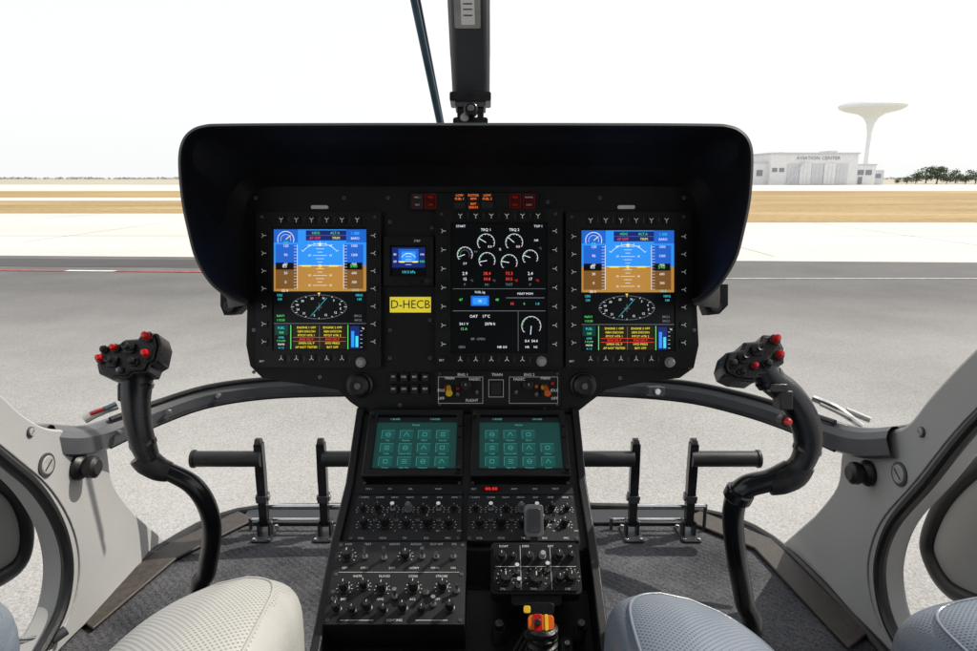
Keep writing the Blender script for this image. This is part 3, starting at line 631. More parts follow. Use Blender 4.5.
# ================================================================== CYCLIC STICKS
def stick(tube,trad,grip,grad,headpoly,hd,btns,base,label,joint,collars,hs=.9,tw=0,hc=None):
    e=empty("cyclic_stick",base,label,"control stick","pilot control sticks")
    g=G();g.tube([P(*p) for p in tube]+[Vector(base)],trad,20,"tube_black",8)
    g.lathe(Fr(Vector(base),R,Vector((0,1,0))),[(.05,0.001),(.048,.02),(.035,.05),(.024,.07)],24,"rubber");mk("stick_tube",g,e)
    g=G();g.tube([P(*p) for p in grip],grad,22,"grip_black",6,sq=1.15)
    for (x,y,dd),(x2,y2,d2),r in collars:
        a=P(x,y,dd);b=P(x2,y2,d2);g.tube([a,a.lerp(b,.15),a.lerp(b,.85),b],[r*.9,r,r,r*.9],22,"tube_black",1)
    mk("grip",g,e)
    g=G();g.tube([P(*p) for p in joint[0]],joint[1],20,"rubber",4);mk("joint_boot",g,e)
    s=hd/FP*hs;cx=sum(p[0] for p in headpoly)/len(headpoly);cy=sum(p[1] for p in headpoly)/len(headpoly)
    hx_,hy_=hc or (cx,cy)
    F=Fr(P(hx_,hy_,hd),R,(U+FW*.35).normalized())
    g=G();g.poly(F,[((p[0]-cx)*s,(cy-p[1])*s*1.1) for p in headpoly],-.034,.004,"grip_black")
    g.poly(F,[((p[0]-cx)*s*.90,(cy-p[1])*s*.98) for p in headpoly],.004,.009,"rubber")
    h=mk("grip_head",g,e,bevel=.0022)
    for x,y,r,l,m,k in btns:
        g=G();a=(x-cx)*s;b=(cy-y)*s*1.1
        if k=="hat":
            g.rbox(F,a-r*1.4,b-r*1.4,a+r*1.4,b+r*1.4,.008,.013,.003,"grip_black")
            g.lathe(F,[(r*1.0,.013),(r*.55,.016),(r*.5,.020),(r*.9,.022),(r*.85,.026),(r*.3,.0245)],16,m,a,b)
            mk("trim_hat",g,h)
        else:
            g.cyl(F,r*1.35,.008,.013,"grip_black",a,b,seg=18);g.lathe(F,[(r,.011),(r,.011+l*.7),(r*.7,.011+l),(r*.2,.0115+l)],18,m,a,b);mk("button",g,h)
    return e
d=.93
sl=stick([(152,466,.945),(172,473,.95),(194,486,.96),(208,508,.98),(212,535,1.0),(207,570,1.03),(202,605,1.06)],[.011,.0125,.0135,.0135,.0135,.014,.015,.016],
 [(138,368,d+.02),(136,384,d+.01),(136,405,d),(139,428,d),(144,446,.935),(150,460,.94)],[.021,.0205,.0175,.0165,.016,.013],
 [(97,356),(102,346),(119,343),(123,339),(140,338),(143,332),(158,332),(164,344),(163,362),(156,366),(154,374),(138,375),(134,380),(116,380),(101,375),(97,366)],.925,
 [(151,338,.0055,.012,"red","b"),(153,356,.0055,.010,"red","b"),(133,350,.0052,.01,"rubber","hat"),(104,361,.0050,.01,"red","b"),(117,364,.0052,.01,"rubber","hat"),(117,350,.0046,.01,"red","b"),(140,364,.0050,.01,"rubber","b"),(127,373,.0035,.006,"screw","b"),(105,351,.004,.006,"rubber","b")],
 (-.43,1.02,FL),"black curved control stick with red buttons on its grip",([(141,455,.938),(148,462,.942),(159,469,.947),(170,472,.95)],[.017,.0185,.0165,.0135]),
 [((137,381,.94),(136,387,.94),.0225),((142,440,.934),(144,446,.935),.0178)],hc=(131,357))
sr=stick([(790,470,.95),(770,480,.95),(748,486,.955),(737,497,.965),(733,520,.98),(737,560,1.0),(744,600,1.03),(749,640,1.05)],[.015,.015,.016,.016,.0148,.0145,.0145,.015,.016],
 [(760,366,d),(771,380,d),(788,394,d),(802,415,.93),(808,438,.935),(804,458,.94),(794,473,.948)],[.0175,.0185,.019,.0195,.0185,.016,.0145],
 [(715,368),(721,354),(738,351),(742,343),(760,342),(764,335),(780,336),(785,349),(783,365),(774,368),(771,377),(752,379),(748,384),(728,382),(717,377)],.925,
 [(774,342,.0055,.012,"red","b"),(776,358,.0052,.010,"red","b"),(753,353,.0052,.01,"rubber","hat"),(725,367,.0050,.01,"rubber","b"),(737,361,.0048,.01,"rubber","hat"),(748,369,.004,.008,"red","b"),(762,367,.0050,.01,"rubber","b"),(734,375,.004,.008,"rubber","b")],
 (.36,1.00,FL),"black curved control stick with red buttons and bent grip",([(803,463,.942),(794,474,.947),(780,480,.95),(768,483,.952)],[.017,.020,.020,.017]),
 [((767,376,.93),(772,382,.93),.0205),((808,446,.937),(806,452,.938),.019),((741,490,.958),(736,499,.965),.020)],hs=.92,hc=(754,360))
g=G();F=Fr(P(785,421,.912),R,U,-FW);g.cyl(F,.0075,-.012,.006,"rubber",seg=16);g.lathe(F,[(.0052,.006),(.0052,.011),(.003,.013)],16,"red");mk("button",g,sr)
g=G();g.rbox(Fr(P(785,400,.912),R,U,-FW),-.009,-.013,.009,.013,-.02,.006,.003,"rubber");g.rbox(Fr(P(778,388,.912),R,U,-FW),-.012,-.006,.012,.006,-.02,.006,.003,"grip_black");mk("trigger_guard",g,sr,bevel=.002)
g=G();g.rbox(Fr(P(122,392,.92),R,U,-FW),-.007,-.013,.007,.012,-.03,.0,.003,"rubber");mk("trigger_guard",g,sl,bevel=.002)
# ================================================================== PEDALS
YP=1.69
def ptp(px,py,y=YP): return onplane(px,py,Vector((0,y,0)),Vector((0,1,0)))
def pedal(xa,xb,label):
    base=Vector((ptp(xa,500).x,YP,FL));e=empty("rudder_pedal",base,label,"foot pedal","pilot foot pedals")
    top=ptp(xa,443);bar=ptp(xa,457);end=ptp(xb,457)
    F=Fr(Vector((base.x,YP,0)),R,Vector((0,0,1)),Vector((0,-1,0)))
    g=G();g.poly(F,[(-.010,FL+.03),(.010,FL+.03),(.012,top.z-.09),(.011,top.z),(-.011,top.z),(-.012,top.z-.09)],-.012,.012,"tube_black")
    g.box(F,-.014,FL+.10,.014,FL+.12,-.016,.016,"steel_dark");g.cyl(Fr(Vector((base.x-.018,YP,FL+.11)),Vector((0,1,0)),Vector((0,0,1))),.009,0,.036,"screw",seg=14);g.cyl(Fr(Vector((base.x-.008,YP,top.z)),Vector((0,1,0)),Vector((0,0,1))),.014,0,.016,"tube_black",seg=14);mk("pedal_arm",g,e,bevel=.002)
    g=G();g.tube([Vector((bar.x,YP-.012,bar.z)),Vector((end.x,YP-.012,bar.z))],[.021,.021],22,"rubber",1)
    sg=1 if end.x>bar.x else -1
    g.cyl(Fr(Vector((end.x,YP-.012,bar.z)),Vector((0,sg*1.0,0)),Vector((0,0,1))),.024,0,.008,"rubber",seg=20)
    mk("foot_bar",g,e)
    g=G();F2=Fr(Vector((base.x,YP,FL)),R,Vector((0,1,0)))
    g.rbox(F2,-.026,-.045,.026,.045,.001,.006,.008,"plate_grey");g.box(F2,-.018,-.014,-.012,.014,.006,.045,"plate_grey");g.box(F2,.012,-.014,.018,.014,.006,.045,"plate_grey")
    g.cyl(Fr(Vector((base.x-.021,YP,FL+.036)),Vector((0,1,0)),Vector((0,0,1))),.006,0,.042,"screw",seg=12)
    for s1 in(-1,1):
        for s2 in(-1,1):g.cyl(F2,.0045,.006,.010,"metal",s1*.019,s2*.036,seg=8)
    mk("pedal_mount",g,e,bevel=.0015)
    return e
lb="black foot pedal on an upright arm bolted to the cabin floor"
a=pedal(263,197,lb);b=pedal(324,366,lb);c=pedal(633,578,lb);dd=pedal(690,755,lb)
for e1,e2 in((a,b),(c,dd)):
    x1=WL[e1.name].x;x2=WL[e2.name].x
    g=G();g.rod(Vector((x1,YP+.02,FL+.075)),Vector((x2+.05,YP+.02,FL+.075)),.006,"metal");g.rod(Vector((x1-.05,YP+.03,FL+.030)),Vector((x2,YP+.03,FL+.030)),.004,"metal")
    g.rod(Vector((x2+.05,YP+.02,FL+.004)),Vector((x2+.05,YP+.02,FL+.08)),.005,"steel_dark");g.rod(Vector((x1-.05,YP+.03,FL+.002)),Vector((x1-.05,YP+.03,FL+.034)),.005,"steel_dark");mk("linkage_rod",g,e1)
# ================================================================== SEATS
def superell(g,c,h,n1,n2,m,nu=56,nv=36,m2=None):
    vs=[];fs=[]
    sp=lambda x,p:math.copysign(abs(x)**p,x)
    for j in range(nv+1):
        ph=-math.pi/2+math.pi*j/nv
        for i in range(nu):
            th=2*math.pi*i/nu
            vs.append(Vector((c[0]+h[0]*sp(math.cos(ph),n2)*sp(math.cos(th),n1),c[1]+h[1]*sp(math.cos(ph),n2)*sp(math.sin(th),n1),c[2]+h[2]*sp(math.sin(ph),n2))))
    A=[];B=[]
    for j in range(nv):
        for i in range(nu):
            k=(i+1)%nu;f=(j*nu+i,j*nu+k,(j+1)*nu+k,(j+1)*nu+i)
            ce=sum((vs[q] for q in f),Vector())/4-Vector(c)
            (A if (m2 is None or (abs(ce.x)<h[0]*.80 and ce.y<h[1]*.84 and ce.z>h[2]*.2)) else B).append(f)
    o=len(g.v);g.add(vs,A,m)
    if m2:
        k=g.mi(m2)
        for f in B:g.f.append(tuple(i+o for i in f));g.m.append(k)
def seat(s,label,mt,zo,dx=0):
    cx=AX+s*.430+dx;e=empty("pilot_seat",(cx,.4,FL),label,"seat","pilot seats");LW=.107
    for k in(-1,1):
        g=G();lx=cx+k*.169;inn=(k*s<0);mm=mt if inn else "leather_blue"  # outer cushion carries a bluish reflection in its colour
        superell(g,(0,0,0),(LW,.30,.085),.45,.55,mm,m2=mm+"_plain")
        def defo(x,y,z):
            t=(x/LW)*(-k)
            z-=.045*max(0,t+.35)**1.6*(1 if z>0 else .3)*(1 if inn else .5)
            if y>.10:z-=(y-.10)**2*1.0
            return Vector((x+lx,y+.44,z+FL+.400+zo))
        g.v=[defo(v.x,v.y,v.z) for v in g.v]
        mk("thigh_cushion",g,e,sharp=80)
        pts=[]
        for q in range(0,181,6):
            an=math.radians(q);X=LW*.80*math.copysign(abs(math.cos(an))**.42,math.cos(an));Yv=.25*abs(math.sin(an))**.42
            rr=(abs(X/LW)**(2/.45)+abs(Yv/.30)**(2/.45))**(.45/2)
            z=.085*max(0,1-rr**(2/.55))**(.55/2)
            pts.append(defo(X,Yv,z+.0003))
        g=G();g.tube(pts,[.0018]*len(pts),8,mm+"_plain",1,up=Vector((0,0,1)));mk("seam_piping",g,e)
    g=G();superell(g,(cx,.30,FL+.34+zo),(.26,.30,.10),.35,.4,mt+"_plain");mk("seat_base_cushion",g,e,sharp=80)
    g=G();g.rbox(Fr(Vector((cx,.3,FL)),R,Vector((0,1,0))),-.22,-.28,.22,.27,.002,.28,.05,"console_black");mk("seat_pedestal",g,e,bevel=.01)
seat(-1,"pale grey perforated leather seat with split thigh cushions","leather",.062,-.012)
seat(1,"blue grey perforated leather seat with split thigh cushions","leather_blue",.042)
# ================================================================== FUSELAGE SHELL
fus=empty("helicopter_cabin",(AX,1.0,FL),"light grey helicopter cabin shell with dark window frames and carpeted floor","helicopter")
fl=[(52,665),(75,618),(160,550),(238,513),(340,508),(470,506),(600,508),(700,513),(772,541),(868,636),(905,680)]
fp=[onz(x,y,FL) for x,y in fl];pts=[(p.x,p.y) for p in fp]
pts=[(pts[0][0],-.9)]+pts+[(pts[-1][0],-.9)]
g=G();g.poly(WF,pts,FL-.05,FL,"carpet");mk("cabin_floor",g,fus)
g=G();edge=[Vector((p.x,p.y,FL+.006)) for p in fp];g.tube(edge,[.012]*len(edge),8,"rubber",4,up=Vector((0,0,1)),sq=.8);mk("floor_trim",g,fus)
for lst in([(75,618),(160,550),(238,513)],[(700,513),(772,541),(868,636)]):
    q=[onz(x,y,FL+.004) for x,y in lst];s=1 if lst[0][0]<400 else -1
    g=G();top=[Vector((p.x,p.y,0)) for p in q];inn=[Vector((p.x+s*.065,p.y-.045,0)) for p in q]
    g.poly(WF,[(p.x,p.y) for p in top]+[(p.x,p.y) for p in inn[::-1]],FL+.004,FL+.012,"brown_trim");mk("floor_edge_mat",g,fus,bevel=.003)
for x0,x1 in((240,340),(590,700)):
    p=onz(x0,524,FL);q=onz(x1,524,FL);g=G();g.box(WF,p.x,p.y-.01,q.x,p.y+.07,FL+.001,FL+.010,"plate_grey");mk("pedal_plinth",g,fus,bevel=.003)
# lower windshield arc
arc=[(50,440,1.38),(80,441,1.44),(110,433,1.52),(160,412,1.62),(210,396,1.70),(270,388,1.76),(345,386,1.79),(466,385,1.81),(600,386,1.79),(680,391,1.76),(735,402,1.70),(785,417,1.62),(835,436,1.50),(865,443,1.42),(895,442,1.34)]
rad=[.03,.031,.031,.027,.025,.024,.023,.023,.023,.024,.025,.027,.031,.031,.03]
def band(pts3,rs,mat_):
    g=G();pp=catm(pts3,8);rr=[]
    for i in range(len(rs)-1):
        for k in range(8):rr.append(rs[i]*(1-k/8)+rs[i+1]*k/8)
    rr.append(rs[-1])
    prof=[(-.55,-1),(.25,-1),(.55,-.78),(.6,.3),(.35,.75),(.0,1),(-.4,1),(-.6,.8)]
    vs=[];fs=[];n=len(pp);m_=len(prof);up=Vector((0,0,1))
    for i in range(n):
        t=(pp[min(i+1,n-1)]-pp[max(i-1,0)]).normalized();x=t.cross(up).normalized();y=x.cross(t).normalized()
        if x.y>0:x=-x
        for a,b_ in prof:vs.append(pp[i]+x*rr[i]*a+y*rr[i]*b_)
    for i in range(n-1):
        for k in range(m_):
            j=(k+1)%m_;fs.append((i*m_+k,i*m_+j,(i+1)*m_+j,(i+1)*m_+k))
    g.add(vs,fs,mat_);return g
mk("windshield_frame",band([P(*p) for p in arc],rad,"frame_grey"),fus,sharp=25)
for sg,nm in((-1,"window_seal"),(1,"window_seal")):
    g=G();g.tube([P(x,y+sg*rad[i]*680/d_*.98,d_-.012) for i,(x,y,d_) in enumerate(arc)][2:-2],[.006]*(len(arc)-4),8,"rubber",8,up=Vector((0,0,1)));mk(nm,g,fus)
for i in range(2,13,1):
    x,y,d_=arc[i]
    if 260<x<680: continue
    g=G();F=Fr(P(x+8,y,d_-rad[i]*.55),R,U,-FW);g.cyl(F,.006,-.01,.003,"screw",seg=10);mk("screw",g,fus)
# side pillars
XL=-.87;XR=.803
outL=[(-90,310),(0,393),(24,415),(48,428),(76,430),(103,434),(108,452),(114,485),(136,515),(172,546),(122,592),(70,640),(35,680)]
inL=[(20,680),(45,640),(61,605),(66,565),(58,527),(36,490),(0,458),(-90,385)]
outR=[(1070,265),(977,346),(932,393),(906,424),(880,431),(850,436),(841,453),(836,486),(814,515),(779,546),(820,585),(870,632),(915,680)]
inR=[(915,665),(893,628),(883,595),(882,560),(895,523),(930,482),(977,424),(1070,335)]
for X,O,I,s in((XL,outL,inL,-1),(XR,outR,inR,1)):
    F=Fr(Vector((X,0,0)),Vector((0,1,0)),Vector((0,0,1)),Vector((-s,0,0)))
    def q(l,sm):
        return [(p.y,p.z) for p in catm([onx(x,y,X) for x,y in l],sm)]
    O1=q(O[:9],5)[:-1]+q(O[8:10],1)[:-1]+q(O[9:],4);I1=q(I,6)
    g=G();g.poly(F,O1+I1,-.05,0,"pillar")
    mk("side_pillar",g,fus,bevel=.008,label="light grey moulded side pillar")
    g=G();g.tube([Vector((X-s*.003,a,b)) for a,b in I1],[.012]*len(I1),10,"rubber",1,up=Vector((1,0,0)));mk("door_seal",g,fus)
    g=G();g.tube([Vector((X+s*.045,a,b)) for a,b in O1],[.012]*len(O1),8,"frame_grey",1,up=Vector((1,0,0)));mk("window_seal",g,fus)
    cr_=[Vector((X-s*.001,a,b)) for a,b in q([(x-s*13,y-3) for x,y in I],6)]
    g=G();g.tube(cr_,[.0025]*len(cr_),6,"knob_grey",1,up=Vector((1,0,0)));mk("trim_line",g,fus)
    Fs=lambda x,y:Fr(onx(x,y,X),Vector((0,1,0)),Vector((0,0,1)),Vector((-s,0,0)))
    for x,y,r in (((46,465,.024),(92,447,.012),(30,432,.010)) if s<0 else ((900,474,.024),(852,450,.012),(922,432,.010))):
        g=G();g.lathe(Fs(x,y),[(r,0),(r,.003),(r*.85,.004)],24,"steel_dark");g.lathe(Fs(x,y),[(r*.78,.0041),(r*.7,.0055),(r*.1,.0056)],18,"knob_grey");g.line(Fs(x,y),-r*.5,-r*.3,r*.5,r*.3,r*.14,.006,"ink");mk("fastener",g,fus)
    x,y=(77,467) if s<0 else (870,473)
    g=G();K=Fs(x,y);g.lathe(K,[(.026,.0),(.028,.008),(.024,.014),(.019,.018),(.024,.028),(.023,.040),(.015,.046)],24,"rubber");mk("release_knob",g,fus)
dl=[(-40,462),(2,484),(20,508),(25,540),(14,568),(-30,592)];dr=[(1030,440),(985,462),(948,497),(930,535),(932,560),(952,590),(1000,612)]
for X,Lst,s in((-1.0,dl,-1),(.93,dr,1)):
    pp=catm([onx(x,y,X) for x,y in Lst],6)
    g=G();g.tube(pp,[.017]*len(pp),12,"rubber",1,up=Vector((1,0,0)));mk("door_window_frame",g,fus)
    F=Fr(Vector((X,0,0)),Vector((0,1,0)),Vector((0,0,1)),Vector((-s,0,0)))
    g=G();g.poly(F,[(p.y,p.z) for p in pp],-.02,0.0,"pillar");mk("door_panel",g,fus,bevel=.004)
g=G();g.rod(P(-20,642,1.30),P(60,637,1.36),.006,"metal");g.rod(P(52,640,1.35),P(66,630,1.37),.010,"steel_dark");mk("door_stay",g,fus)
# centre post
t=P(468,-260,1.02);m1=P(468.5,0,1.19);bq=P(471,96,1.30)
def ring2(p,w,dp):
    return [p+R*(-w*.78),p+R*(w*.78),p+R*w+FW*dp*.25,p+R*w*.95+FW*dp,p-R*w*.95+FW*dp,p-R*w+FW*dp*.25]
rs=[ring2(t,.040,.07),ring2(m1,.0375,.06),ring2(P(470,55,1.25),.037,.055),ring2(bq,.036,.05)]
vs=[v for r in rs for v in r];fs=[(i*6+k,i*6+(k+1)%6,(i+1)*6+(k+1)%6,(i+1)*6+k) for i in range(3) for k in range(6)]+[(0,1,2,3,4,5)[::-1],(18,19,20,21,22,23)]
g=G();g.add(vs,fs,"post_grey");mk("center_post",g,fus,bevel=.004)
dn=(bq-m1).normalized()
F=Fr(P(469,12,1.196),R,-dn)
g=G();g.rbox(F,-.026,-.026,.020,.032,.003,.006,.003,"knob_grey");g.rbox(F,-.014,-.020,.010,.024,.006,.0065,.002,"white");g.line(F,-.010,.015,.006,.015,.002,.0068,"ink");g.line(F,-.010,.006,.006,.006,.002,.0068,"ink");g.line(F,-.01,-.004,.006,-.004,.002,.0068,"ink");mk("placard",g,fus)
F=Fr(P(471,100,1.29),R,U,-FW)
g=G();g.rbox(F,-.040,-.006,.038,.012,-.03,.012,.004,"tube_black");g.rbox(F,-.030,-.016,.028,-.004,-.03,.010,.003,"steel_dark")
g.cyl(F,.013,.0,.018,"tube_black",0,-.022,seg=20);g.cyl(F,.006,.018,.021,"screw",0,-.022,seg=12)
g.rbox(F,-.026,-.05,-.014,-.01,-.02,.006,.003,"tube_black");g.rbox(F,.012,-.05,.024,-.01,-.02,.006,.003,"tube_black")
g.rbox(F,-.034,-.062,.032,-.034,-.04,.004,.005,"tube_black");g.cyl(F,.008,.004,.010,"knob_grey",-.012,-.036,seg=14)
mk("post_foot",g,fus,bevel=.0015)
mat("wiper_blue",(.035,.065,.09),.35,.2,30,.2)
w0=P(414,0,1.50);w1=P(440.5,126,1.62);dv=w1-w0
g=G();g.tube([w0-dv*.9,w0,w1,w1+dv*.15],[.0085,.0085,.008,.008],8,"wiper_blue",1,sq=.6);mk("wiper_arm",g,fus)
g=G();o_=R*.011+FW*.02;g.tube([w0-dv*.9+o_,w0+o_,w1+o_*.6],[.0035]*3,6,"rubber",1);mk("wiper_blade",g,fus)
# ceiling and bulkhead out of view, added to keep sky light off the panel
g=G();g.rbox(WF,-.95,-1.2,.88,.80,2.12,2.18,.1,"ceiling");mk("ceiling",g,fus,bevel=.01)
g=G();g.rbox(WF,-.95,-1.26,.88,-1.2,FL,2.12,.02,"ceiling");mk("rear_bulkhead",g,fus)
g=G();g.tube([P(812,398,1.62),P(835,408,1.60),P(862,426,1.58)],[.008,.010,.008],10,"metal",4);g.tube([P(820,404,1.60),P(850,418,1.58)],[.004,.004],8,"knob_grey",2);g.rod(P(846,410,1.6),P(870,420,1.58),.007,"knob_grey");mk("temperature_probe",g,fus)
g=G();g.tube([P(84,420,1.6),P(100,411,1.62),P(118,406,1.64)],[.010,.012,.008],10,"knob_grey",4);g.rod(P(90,414,1.58),P(104,409,1.6),.005,"red_dark");g.rod(P(104,409,1.6),P(116,404,1.62),.006,"wiper_blue");mk("temperature_probe",g,fus)
g=G();F=Fr(P(655,391,1.72),R,U,-FW);g.rbox(F,-.02,-.012,.02,.012,-.02,.02,.004,"steel_dark");g.cyl(F,.008,.02,.03,"metal",seg=12);mk("latch",g,fus,bevel=.002)
# ================================================================== OUTSIDE
def groundmat(name,c1,c2,s1,rough=.9,fine=40,stretch=(1,1,1),c3=None,fw=.45,lo=.5,hi=.95):
    m=bpy.data.materials.new(name);m.use_nodes=True;nt=m.node_tree;b=nt.nodes["Principled BSDF"];b.inputs["Roughness"].default_value=rough;b.inputs["Specular IOR Level"].default_value=.2
    tc=nt.nodes.new("ShaderNodeTexCoord");mp=nt.nodes.new("ShaderNodeMapping");mp.inputs["Scale"].default_value=stretch;nt.links.new(tc.outputs["Object"],mp.inputs[0])
    n=nt.nodes.new("ShaderNodeTexNoise");n.inputs["Scale"].default_value=s1;n.inputs["Detail"].default_value=8;n.inputs["Roughness"].default_value=.6
    n2=nt.nodes.new("ShaderNodeTexNoise");n2.inputs["Scale"].default_value=fine;n2.inputs["Detail"].default_value=3;n2.inputs["Roughness"].default_value=.8
    nt.links.new(mp.outputs[0],n.inputs["Vector"]);nt.links.new(tc.outputs["Object"],n2.inputs["Vector"])
    a0=nt.nodes.new("ShaderNodeMath");a0.operation='MULTIPLY';a0.inputs[1].default_value=1-fw;nt.links.new(n.outputs["Fac"],a0.inputs[0])
    a=nt.nodes.new("ShaderNodeMath");a.operation='MULTIPLY_ADD';a.inputs[1].default_value=fw;nt.links.new(n2.outputs["Fac"],a.inputs[0])
    nt.links.new(a0.outputs[0],a.inputs[2])
    r=nt.nodes.new("ShaderNodeValToRGB");r.color_ramp.elements[0].position=lo;r.color_ramp.elements[0].color=c1+(1,);r.color_ramp.elements[1].position=hi;r.color_ramp.elements[1].color=c2+(1,)
    nt.links.new(a.outputs[0],r.inputs[0]);out=r.outputs[0]
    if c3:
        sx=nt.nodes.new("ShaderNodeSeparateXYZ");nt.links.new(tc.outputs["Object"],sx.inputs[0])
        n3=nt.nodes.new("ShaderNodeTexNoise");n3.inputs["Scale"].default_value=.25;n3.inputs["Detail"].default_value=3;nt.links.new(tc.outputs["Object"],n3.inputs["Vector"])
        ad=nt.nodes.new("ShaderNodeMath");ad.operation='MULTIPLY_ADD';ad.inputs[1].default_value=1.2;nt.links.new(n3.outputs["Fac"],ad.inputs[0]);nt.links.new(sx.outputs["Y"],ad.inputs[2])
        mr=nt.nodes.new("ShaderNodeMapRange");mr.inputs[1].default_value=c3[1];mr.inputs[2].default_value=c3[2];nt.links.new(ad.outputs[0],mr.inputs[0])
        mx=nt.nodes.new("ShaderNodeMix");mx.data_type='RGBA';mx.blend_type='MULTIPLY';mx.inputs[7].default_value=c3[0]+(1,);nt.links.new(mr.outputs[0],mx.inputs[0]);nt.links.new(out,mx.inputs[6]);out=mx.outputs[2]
    nt.links.new(out,b.inputs["Base Color"])
    bp=nt.nodes.new("ShaderNodeBump");bp.inputs["Strength"].default_value=.5;bp.inputs["Distance"].default_value=.008;nt.links.new(n2.outputs["Fac"],bp.inputs["Height"]);nt.links.new(bp.outputs[0],b.inputs["Normal"])
    M[name]=m
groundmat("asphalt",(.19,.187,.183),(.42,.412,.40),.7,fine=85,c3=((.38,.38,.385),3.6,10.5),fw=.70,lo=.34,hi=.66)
groundmat("concrete",(.42,.41,.385),(.56,.545,.52),.15,fine=8,stretch=(.3,1,1),fw=.35,lo=.35,hi=.65)
groundmat("grass",(.17,.115,.045),(.40,.29,.14),.12,fine=2.5,stretch=(.35,1.5,1),fw=.4,lo=.36,hi=.62)
groundmat("far_land",(.30,.27,.21),(.40,.37,.30),.01,fine=.1,fw=.3,lo=.35,hi=.65)
groundmat("dark_asphalt",(.05,.05,.052),(.09,.09,.092),.6,fine=60,stretch=(.2,1,1),lo=.35,hi=.65)
mat("paint_red",(.26,.06,.05),.8,0,8,.4);mat("paint_white",(.50,.49,.47),.8,0,8,.3);mat("sealant",(.20,.20,.19),.8)
g=G();g.rect(WF,-4000,-300,4000,5000,0,"far_land");mk("ground",g,kind="structure",flat=True,origin=Vector((0,0,0)))
def strip(name,n0,f0,z,m,x0=-400,x1=400,n1=None,f1=None):
    n1=n0 if n1 is None else n1;f1=f0 if f1 is None else f1
    g=G();g.add([Vector((x0,n0,z)),Vector((x1,n1,z)),Vector((x1,f1,z)),Vector((x0,f0,z))],[(0,1,2,3)],m)
    return mk(name,g,kind="structure",flat=True,origin=Vector((0,0,0)))
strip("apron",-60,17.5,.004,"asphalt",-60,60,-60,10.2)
g=G();g.add([Vector((-60,17.5,.004)),Vector((60,10.2,.004)),Vector((120,10.2,.004)),Vector((120,32,.004)),Vector((-120,32,.004)),Vector((-120,17.5,.004))],[(0,1,2,3,4,5)],"concrete");mk("concrete_taxiway",g,kind="structure",flat=True,origin=Vector((0,0,0)))
strip("grass",32,88,.004,"grass",-260,260)
strip("runway",50,58,.008,"concrete",-260,10)
strip("far_runway",88,170,.004,"concrete",-500,500)
strip("grass_verge",25.5,32,.008,"grass",4,120)
strip("asphalt_strip",15.3,16.6,.008,"dark_asphalt",-55,-1,12.2,13.4)
g=G()
for x in range(-54,60,6):g.rect(WF,x,17.6 if x<-1 else 14.3,x+.03,31.9 if x<4 else 25.4,.0065,"sealant")
g.rect(WF,-100,19.5,100,19.54,.0085,"sealant")
mk("pavement_joint",g,kind="structure",flat=True,origin=Vector((0,0,0)))
x=-24;k=0
g=G();g2=G();sl_=lambda x:11.85-.06*(x+6)
while x<-2.6:
    L=2.0 if k%2==0 else .9;(g if k%2==0 else g2).add([Vector((x,sl_(x),.013)),Vector((x+L,sl_(x+L),.013)),Vector((x+L,sl_(x+L)+.15,.013)),Vector((x,sl_(x)+.15,.013))],[(0,1,2,3)],"paint_red" if k%2==0 else "paint_white");x+=L;k+=1
g2.rect(WF,3.5,11.0,30,11.06,.013,"paint_white")
mk("painted_line_red",g,kind="structure",flat=True,origin=Vector((0,0,0)));mk("painted_line_white",g2,kind="structure",flat=True,origin=Vector((0,0,0)))
# hangar
mat("cladding",(.72,.72,.72),.6,0,1,.06);mat("cladding_grey",(.58,.59,.61),.6,0,1,.06);mat("roofing",(.55,.56,.57),.6);mat("dark_glass",(.22,.24,.27),.3);mat("pale",(.84,.89,.94),.8,0,.5,.03,spec=.1)  # pale: distance haze is put into the tower's colour
DH=165.0
def hp(px,py):return onplane(px,py,Vector((0,DH,0)),Vector((0,1,0)))
hx=lambda px:hp(px,172).x
hz=lambda py:hp(800,py).z
hg=empty("hangar",(hx(820),DH,0),"white flat roofed aircraft hangar with sliding doors and a sign","building")
F=Fr(Vector((0,DH,0)),R,Vector((0,0,1)),Vector((0,-1,0)))
g=G();g.box(F,hx(770),0,hx(857),hz(154),-26,0,"cladding");g.box(F,hx(857),0,hx(878),hz(165),-22,-1,"cladding");g.box(F,hx(757),0,hx(770),hz(163),-20,-1.5,"cladding");g.box(F,hx(878),0,hx(889),hz(170),-18,-2,"cladding_grey")
mk("hangar_wall",g,hg)
g=G();g.box(F,hx(769),hz(154),hx(858),hz(152.6),-26.3,.3,"roofing");g.box(F,hx(857.5),hz(165),hx(879),hz(164),-22.2,-.8,"roofing");g.box(F,hx(756.5),hz(163),hx(769.5),hz(162),-20.2,-1.3,"roofing");g.box(F,hx(845),hz(152.6),hx(852),hz(149.5),-14,-8,"cladding_grey");g.box(F,hx(792),hz(152.6),hx(797),hz(151),-14,-8,"cladding_grey");mk("hangar_roof",g,hg)
for i in range(5):
    x0=hx(787+i*12.2);x1=hx(787+(i+1)*12.2)-.12
    g=G();g.box(F,x0,.1,x1,hz(163.5),.02+.12*(i%2),.12+.12*(i%2),"cladding" if i%2 else "cladding_grey")  # door leaves alternate between white and grey cladding
    for k in range(1,3):g.box(F,x0+(x1-x0)*k/3-.04,.2,x0+(x1-x0)*k/3+.04,hz(164),.12+.12*(i%2),.16+.12*(i%2),"cladding_grey")
    mk("hangar_door",g,hg)
g=G()
g.text(F,hx(817),hz(158.3),.1,1.1,"AVIATION CENTER","dark_glass",1.1);mk("hangar_sign",g,hg,flat=True)
